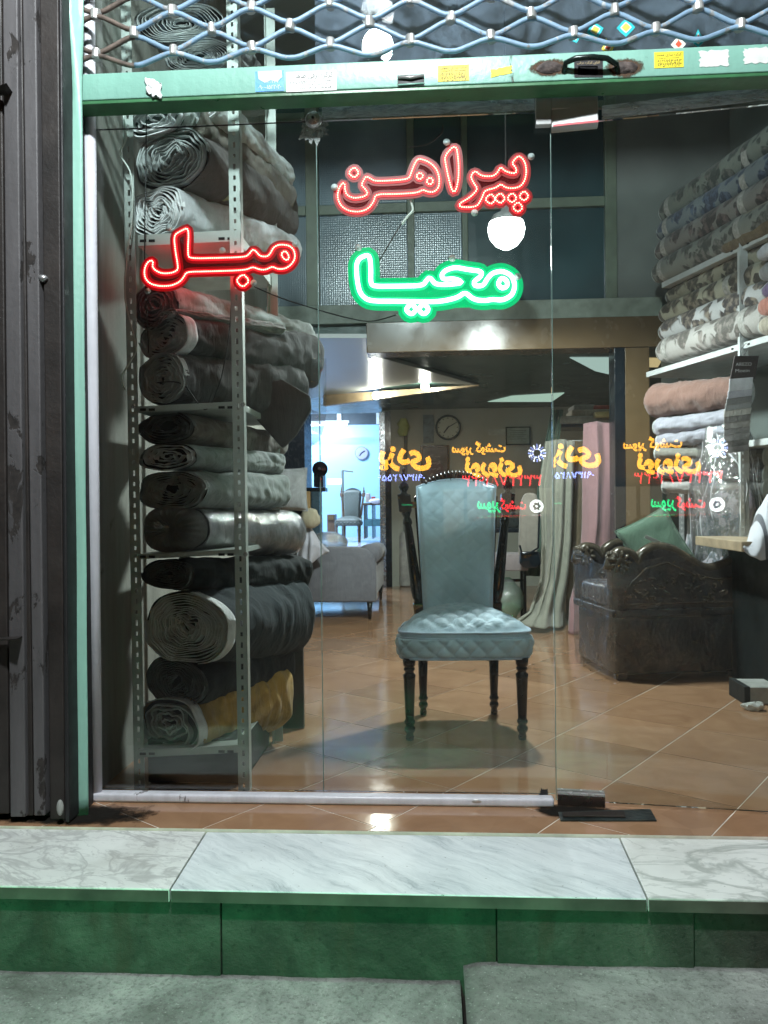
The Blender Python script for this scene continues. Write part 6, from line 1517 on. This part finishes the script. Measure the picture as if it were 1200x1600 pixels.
# ================================================================= LAMPS
def lamp_dome(name, label, c, r_, st, col, energy, lr=.1, down=True):
    t_ = thing(name, label, 'lamp', tuple(c)); c = V(c)
    link('bulb', MB().lathe([(r_*.92, 0), (r_, -r_*.35), (r_*.9, -r_*.8), (r_*.6, -r_*1.2), (r_*.25, -r_*1.4), (.002, -r_*1.43)], c, 32), emit(name+'_glow', col, st), t_, smooth=True)
    link('heat_sink', MB().lathe([(r_*.92, .001), (r_*.7, r_*.4), (r_*.3, r_*.6), (r_*.28, r_*1.0)], c, 32), plain('white_plastic', (.7, .7, .7), .4), t_, smooth=True)
    ld = bpy.data.lights.new(name+'_light', 'SPOT' if down else 'POINT'); ld.energy = energy
    if down: ld.spot_size = R(172); ld.spot_blend = .55
    ld.energy = energy; ld.color = lin(col)[:3]; ld.shadow_soft_size = lr
    lo = bpy.data.objects.new(name+'_light', ld); S.collection.objects.link(lo); lo.parent = t_; lo.location = (0, 0, -r_*1.43-lr-.005)
    return t_
cB = A(791, 348, 1.9); LB = lamp_dome('pendant_bulb', 'glaring white LED bulb hanging in front of the mezzanine panes', cB, .108, 14, (.93, 1, .98), 300, .07)
link('cord', MB().tube([cB+V((0, 0, .10)), V((cB.x, cB.y, 3.95))], .004, 6), plain('dark_cord', (.05, .05, .05), .6), LB)
cS = V((-.30, -2.2, 3.97)); LO = lamp_dome('street_bulb', 'bare LED bulb over the pavement above the shop front', cS, .10, 25, (.90, .97, 1), 680, .09, down=False)
link('arm', MB().tube([cS+V((0, 0, .1)), cS+V((0, 0, .3)), V((cS.x, -.31, 3.9))], .02, 8), M_rust, LO)
for k, (px, py) in enumerate(((588, 618), (664, 604))):
    c = A(px, py, A(px, py, 5).y*0+(dn0.y+(dn1.y-dn0.y)*(px-521)/224)-.07); t_ = thing('spot_bulb', 'small glaring bulb on the tan fascia, %s' % ('left one nearer the doorway' if k == 0 else 'right one nearer the chair'), 'lamp', tuple(c))
    link('bulb', MB().ball(c, .042, 16), emit('spot_glow', (1, .97, .88), 9), t_, smooth=True)
    link('socket', MB().lathe([(.03, 0), (.03, .03)], c+V((0, .03, .02)), 12, (0, 1, 0)), M_blk, t_)
    ld = bpy.data.lights.new('spot_light', 'POINT'); ld.energy = 26; ld.shadow_soft_size = .05; ld.color = (1, .95, .85); lo = bpy.data.objects.new('spot_light', ld); S.collection.objects.link(lo); lo.parent = t_; lo.location = (0, -.10, -.02)
# workshop tubes
for k, (x, y) in enumerate(((-3.4, 13.5), (-2.2, 9.5), (-2.6, 16.0))):
    zt_l = 4.05 if k < 2 else 2.95
    t_ = thing('tube_lamp', ('cold fluorescent tube lamp high over the workshop floor', 'cold fluorescent tube lamp inside the workshop near the doorway', 'cold fluorescent tube lamp close to the blue workshop wall')[k], 'lamp', (x, y, zt_l))
    link('tube', MB().tube([(x-.6, y, zt_l-.04), (x+.6, y, zt_l-.04)], .02, 10), emit('tube_glow', (.75, .88, 1), 25), t_); link('housing', MB().box(x-.65, x+.65, y-.05, y+.05, zt_l, zt_l+.05), plain('white_plastic', 0), t_)
    ld = bpy.data.lights.new('tube_light', 'AREA'); ld.shape = 'RECTANGLE'; ld.size = 1.2; ld.size_y = .1; ld.energy = (700, 330, 60)[k]; ld.color = (.72, .84, 1)
    lo = bpy.data.objects.new('tube_light', ld); S.collection.objects.link(lo); lo.parent = t_; lo.location = (0, 0, -.075)
    if k == 2: lo.rotation_euler = (R(48), 0, 0)

# ================================================================= ACROSS THE STREET (seen as reflections)
YV = 10.5                            # depth of the mirror image
def MIR(px, py, Y=YV): p = A(px, py, Y); return V((p.x, 2*YG-Y, p.z))
yo = 2*YG-YV
ob = struct(link('opposite_building', MB().box(-30, 30, yo-6, yo-.25, -.6, 9), plain('opposite_render', (.05, .05, .052), .9, var=.3, scale=.6)))
def neon(label, lines, board=None):
    root = None
    for (s, x0, x1, y0, y1, mat, th) in lines:
        a, b = MIR(x0, y0), MIR(x1, y1); c = (a+b)/2
        if root is None: root = thing('shop_sign', label, 'sign', tuple(c))
        text('lettering', s, c, abs(b.x-a.x), abs(a.z-b.z), mat, root, right=(-1, 0, 0), thick=.02, offset=th)
    return root
am = emit('amber_neon', (1, .42, .03), 20); rd = emit('red_neon', (1, .03, .04), 18); gn = emit('green_neon', (.02, 1, .3), 14); bl = emit('blue_neon', (.28, .35, 1), 26); wh = emit('white_neon', (.9, .95, 1), 45)
neon('amber and red neon sign of the meat shop across the street', [('سوپر گوشت', 706, 790, 690, 712, am, .03), ('نوروزی', 726, 816, 714, 746, am, .055), ('۳۳۴۲۷۸۱۶۲۳', 722, 846, 743, 759, rd, .0)])
neon('small green and red neon sign low across the street', [('سوپر', 746, 782, 783, 803, gn, .02), ('گوشت', 782, 822, 778, 800, rd, .02)])
neon('large amber sign word across the street with blue digits under it', [('یزدی', 592, 674, 698, 736, am, .05), ('۰۹۱۳۷۸۲۵۵۶', 590, 664, 741, 751, bl, .01)])
c = MIR(839, 708); n0_ = thing('neon_wheel', 'wheel shaped blue white neon flower across the street', 'sign', tuple(c))
for k in range(16):
    a = 2*PI*k/16
    for r0_ in (.07, .105, .135): link('lamp_dot', MB().ball(c+V((math.cos(a)*r0_, .0, math.sin(a)*r0_)), .011, 6), wh if k % 2 else bl, n0_)
c = MIR(838, 791); rr = 10.5*(YV+2.8)/FOC
n1_ = thing('round_sign', 'round white lit sign with a dark red emblem across the street', 'sign', tuple(c)); link('disc', MB().lathe([(rr, 0), (rr, .04)], c, 30, (0, 1, 0)), emit('white_lightbox', (1, 1, 1), 14), n1_)
mb = MB()
for k in range(6):
    a = 2*PI*k/6; mb.ball(c+V((math.cos(a)*rr*.38, .05, math.sin(a)*rr*.38)), rr*.22, 8, (1, .3, 1))
link('emblem', mb, plain('dark_red_enamel', (.12, .005, .01), .5), n1_)
for (px, py, s, mat) in ((910, 750, 'A', am), (930, 735, 'ب', rd)): pass
# lit shop window across the street
ow = thing('lit_shop_window', 'dim warm lit shop window under the neon signs across the street', 'window', tuple(MIR(780, 830)))
a, b = MIR(690, 764), MIR(880, 838)
link('lit_interior', MB().box(min(a.x, b.x), max(a.x, b.x), yo-.22, yo-.20, b.z, a.z), emit('warm_interior', (.75, .62, .45), .9), ow)
nW = 5; ww = (max(a.x, b.x)-min(a.x, b.x))/nW
for k in range(nW+1): x = min(a.x, b.x)+ww*k; link('mullion', MB().box(x-.03, x+.03, yo-.19, yo-.14, b.z, a.z), M_blk, ow)
for k in range(9):
    x = min(a.x, b.x)+random.uniform(.1, nW*ww-.3); h = random.uniform(.1, .35); link('goods', MB().box(x, x+random.uniform(.1, .3), yo-.19, yo-.15, b.z, b.z+h), plain('goods_%d' % (k % 3), [(.1, .08, .06), (.03, .05, .08), (.2, .18, .15)][k % 3]), ow)
link('lintel', MB().box(min(a.x, b.x)-.1, max(a.x, b.x)+.1, yo-.2, yo-.1, a.z+.001, a.z+.1), M_blk, ow)
# a dark parked car across the street (mirrored in the glass), simple silhouette with glass and lamps
cx = MIR(800, 800).x; car = thing('parked_car', 'dark parked car across the street, only seen as a reflection', 'car', (cx, yo+2.2, -.42))
pr = [(-2.1, .25), (-2.1, .75), (-1.9, .88), (-1.2, .95), (-.7, 1.24), (.6, 1.27), (1.3, .98), (2.0, .9), (2.15, .6), (2.12, .25)]
link('body', MB().prism([V((cx+x, yo+1.4, -.42+z)) for x, z in pr], (0, 1.6, 0)), plain('car_paint', (.02, .022, .025), .15, .5), car, bevel=.08, seg=4)
link('side_window', MB().prism([V((cx+x, yo+3.003, -.42+z)) for x, z in ((-1.05, .97), (-.62, 1.18), (.55, 1.20), (1.05, .99))], (0, .01, 0)), plain('car_glass', (.03, .035, .04), .05), car)
for x in (-1.35, 1.35): w_ = link('wheel', MB().lathe([(.31, 0), (.32, .05), (.32, .17), (.2, .19)], (cx+x, yo+2.85, -.10), 28, (0, 1, 0)), M_blk, car, smooth=False); link('rim', MB().lathe([(.19, 0), (.17, .02)], (cx+x, yo+3.045, -.10), 20, (0, 1, 0)), M_steel, w_)
for x in (-2.05, 2.08): link('lamp', MB().ball((cx+x, yo+2.6, .3), .08, 10, (.5, 1.5, .6)), plain('lamp_glass', (.5, .5, .5), .1), car)
# added green floodlight to tint the steps, visor shaped to cut the beam
yl = yo+4.0
gf = thing('floodlight', 'unseen green floodlight added by the opposite kerb to tint the shop steps', 'lamp', (-.3, yl, 1.1))
link('housing', MB().box(-.5, -.1, yl-.15, yl-.03, 1.0, 1.22), M_blk, gf, bevel=.01); link('post', MB().box(-.33, -.27, yl-.12, yl-.06, -.42, 1.0), M_blk, gf)
link('lens', MB().box(-.36, -.24, yl-.028, yl-.022, .99, 1.1), emit('green_lens', (.02, .9, .35), 3), gf)
zv = 1.1-.5*1.115/(-.735-yl)
link('visor', MB().hexa([(-.6, yl-.15, 1.135), (0, yl-.15, 1.135), (.0, yl+.5, zv), (-.6, yl+.5, zv)], [(-.6, yl-.15, 1.145), (0, yl-.15, 1.145), (.0, yl+.5, zv+.01), (-.6, yl+.5, zv+.01)]), M_blk, gf)
ld = bpy.data.lights.new('added_flood_light', 'SPOT'); ld.energy = 1700; ld.color = (.03, 1, .36); ld.spot_size = R(30); ld.spot_blend = .9; ld.shadow_soft_size = .012
lo = bpy.data.objects.new('added_flood_light', ld); S.collection.objects.link(lo); lo.parent = gf; lo.location = (0, 0, 0)
dv = (V((-.55, -.75, -.30))-V(gf.location)).normalized(); lo.rotation_euler = dv.to_track_quat('-Z', 'Y').to_euler()
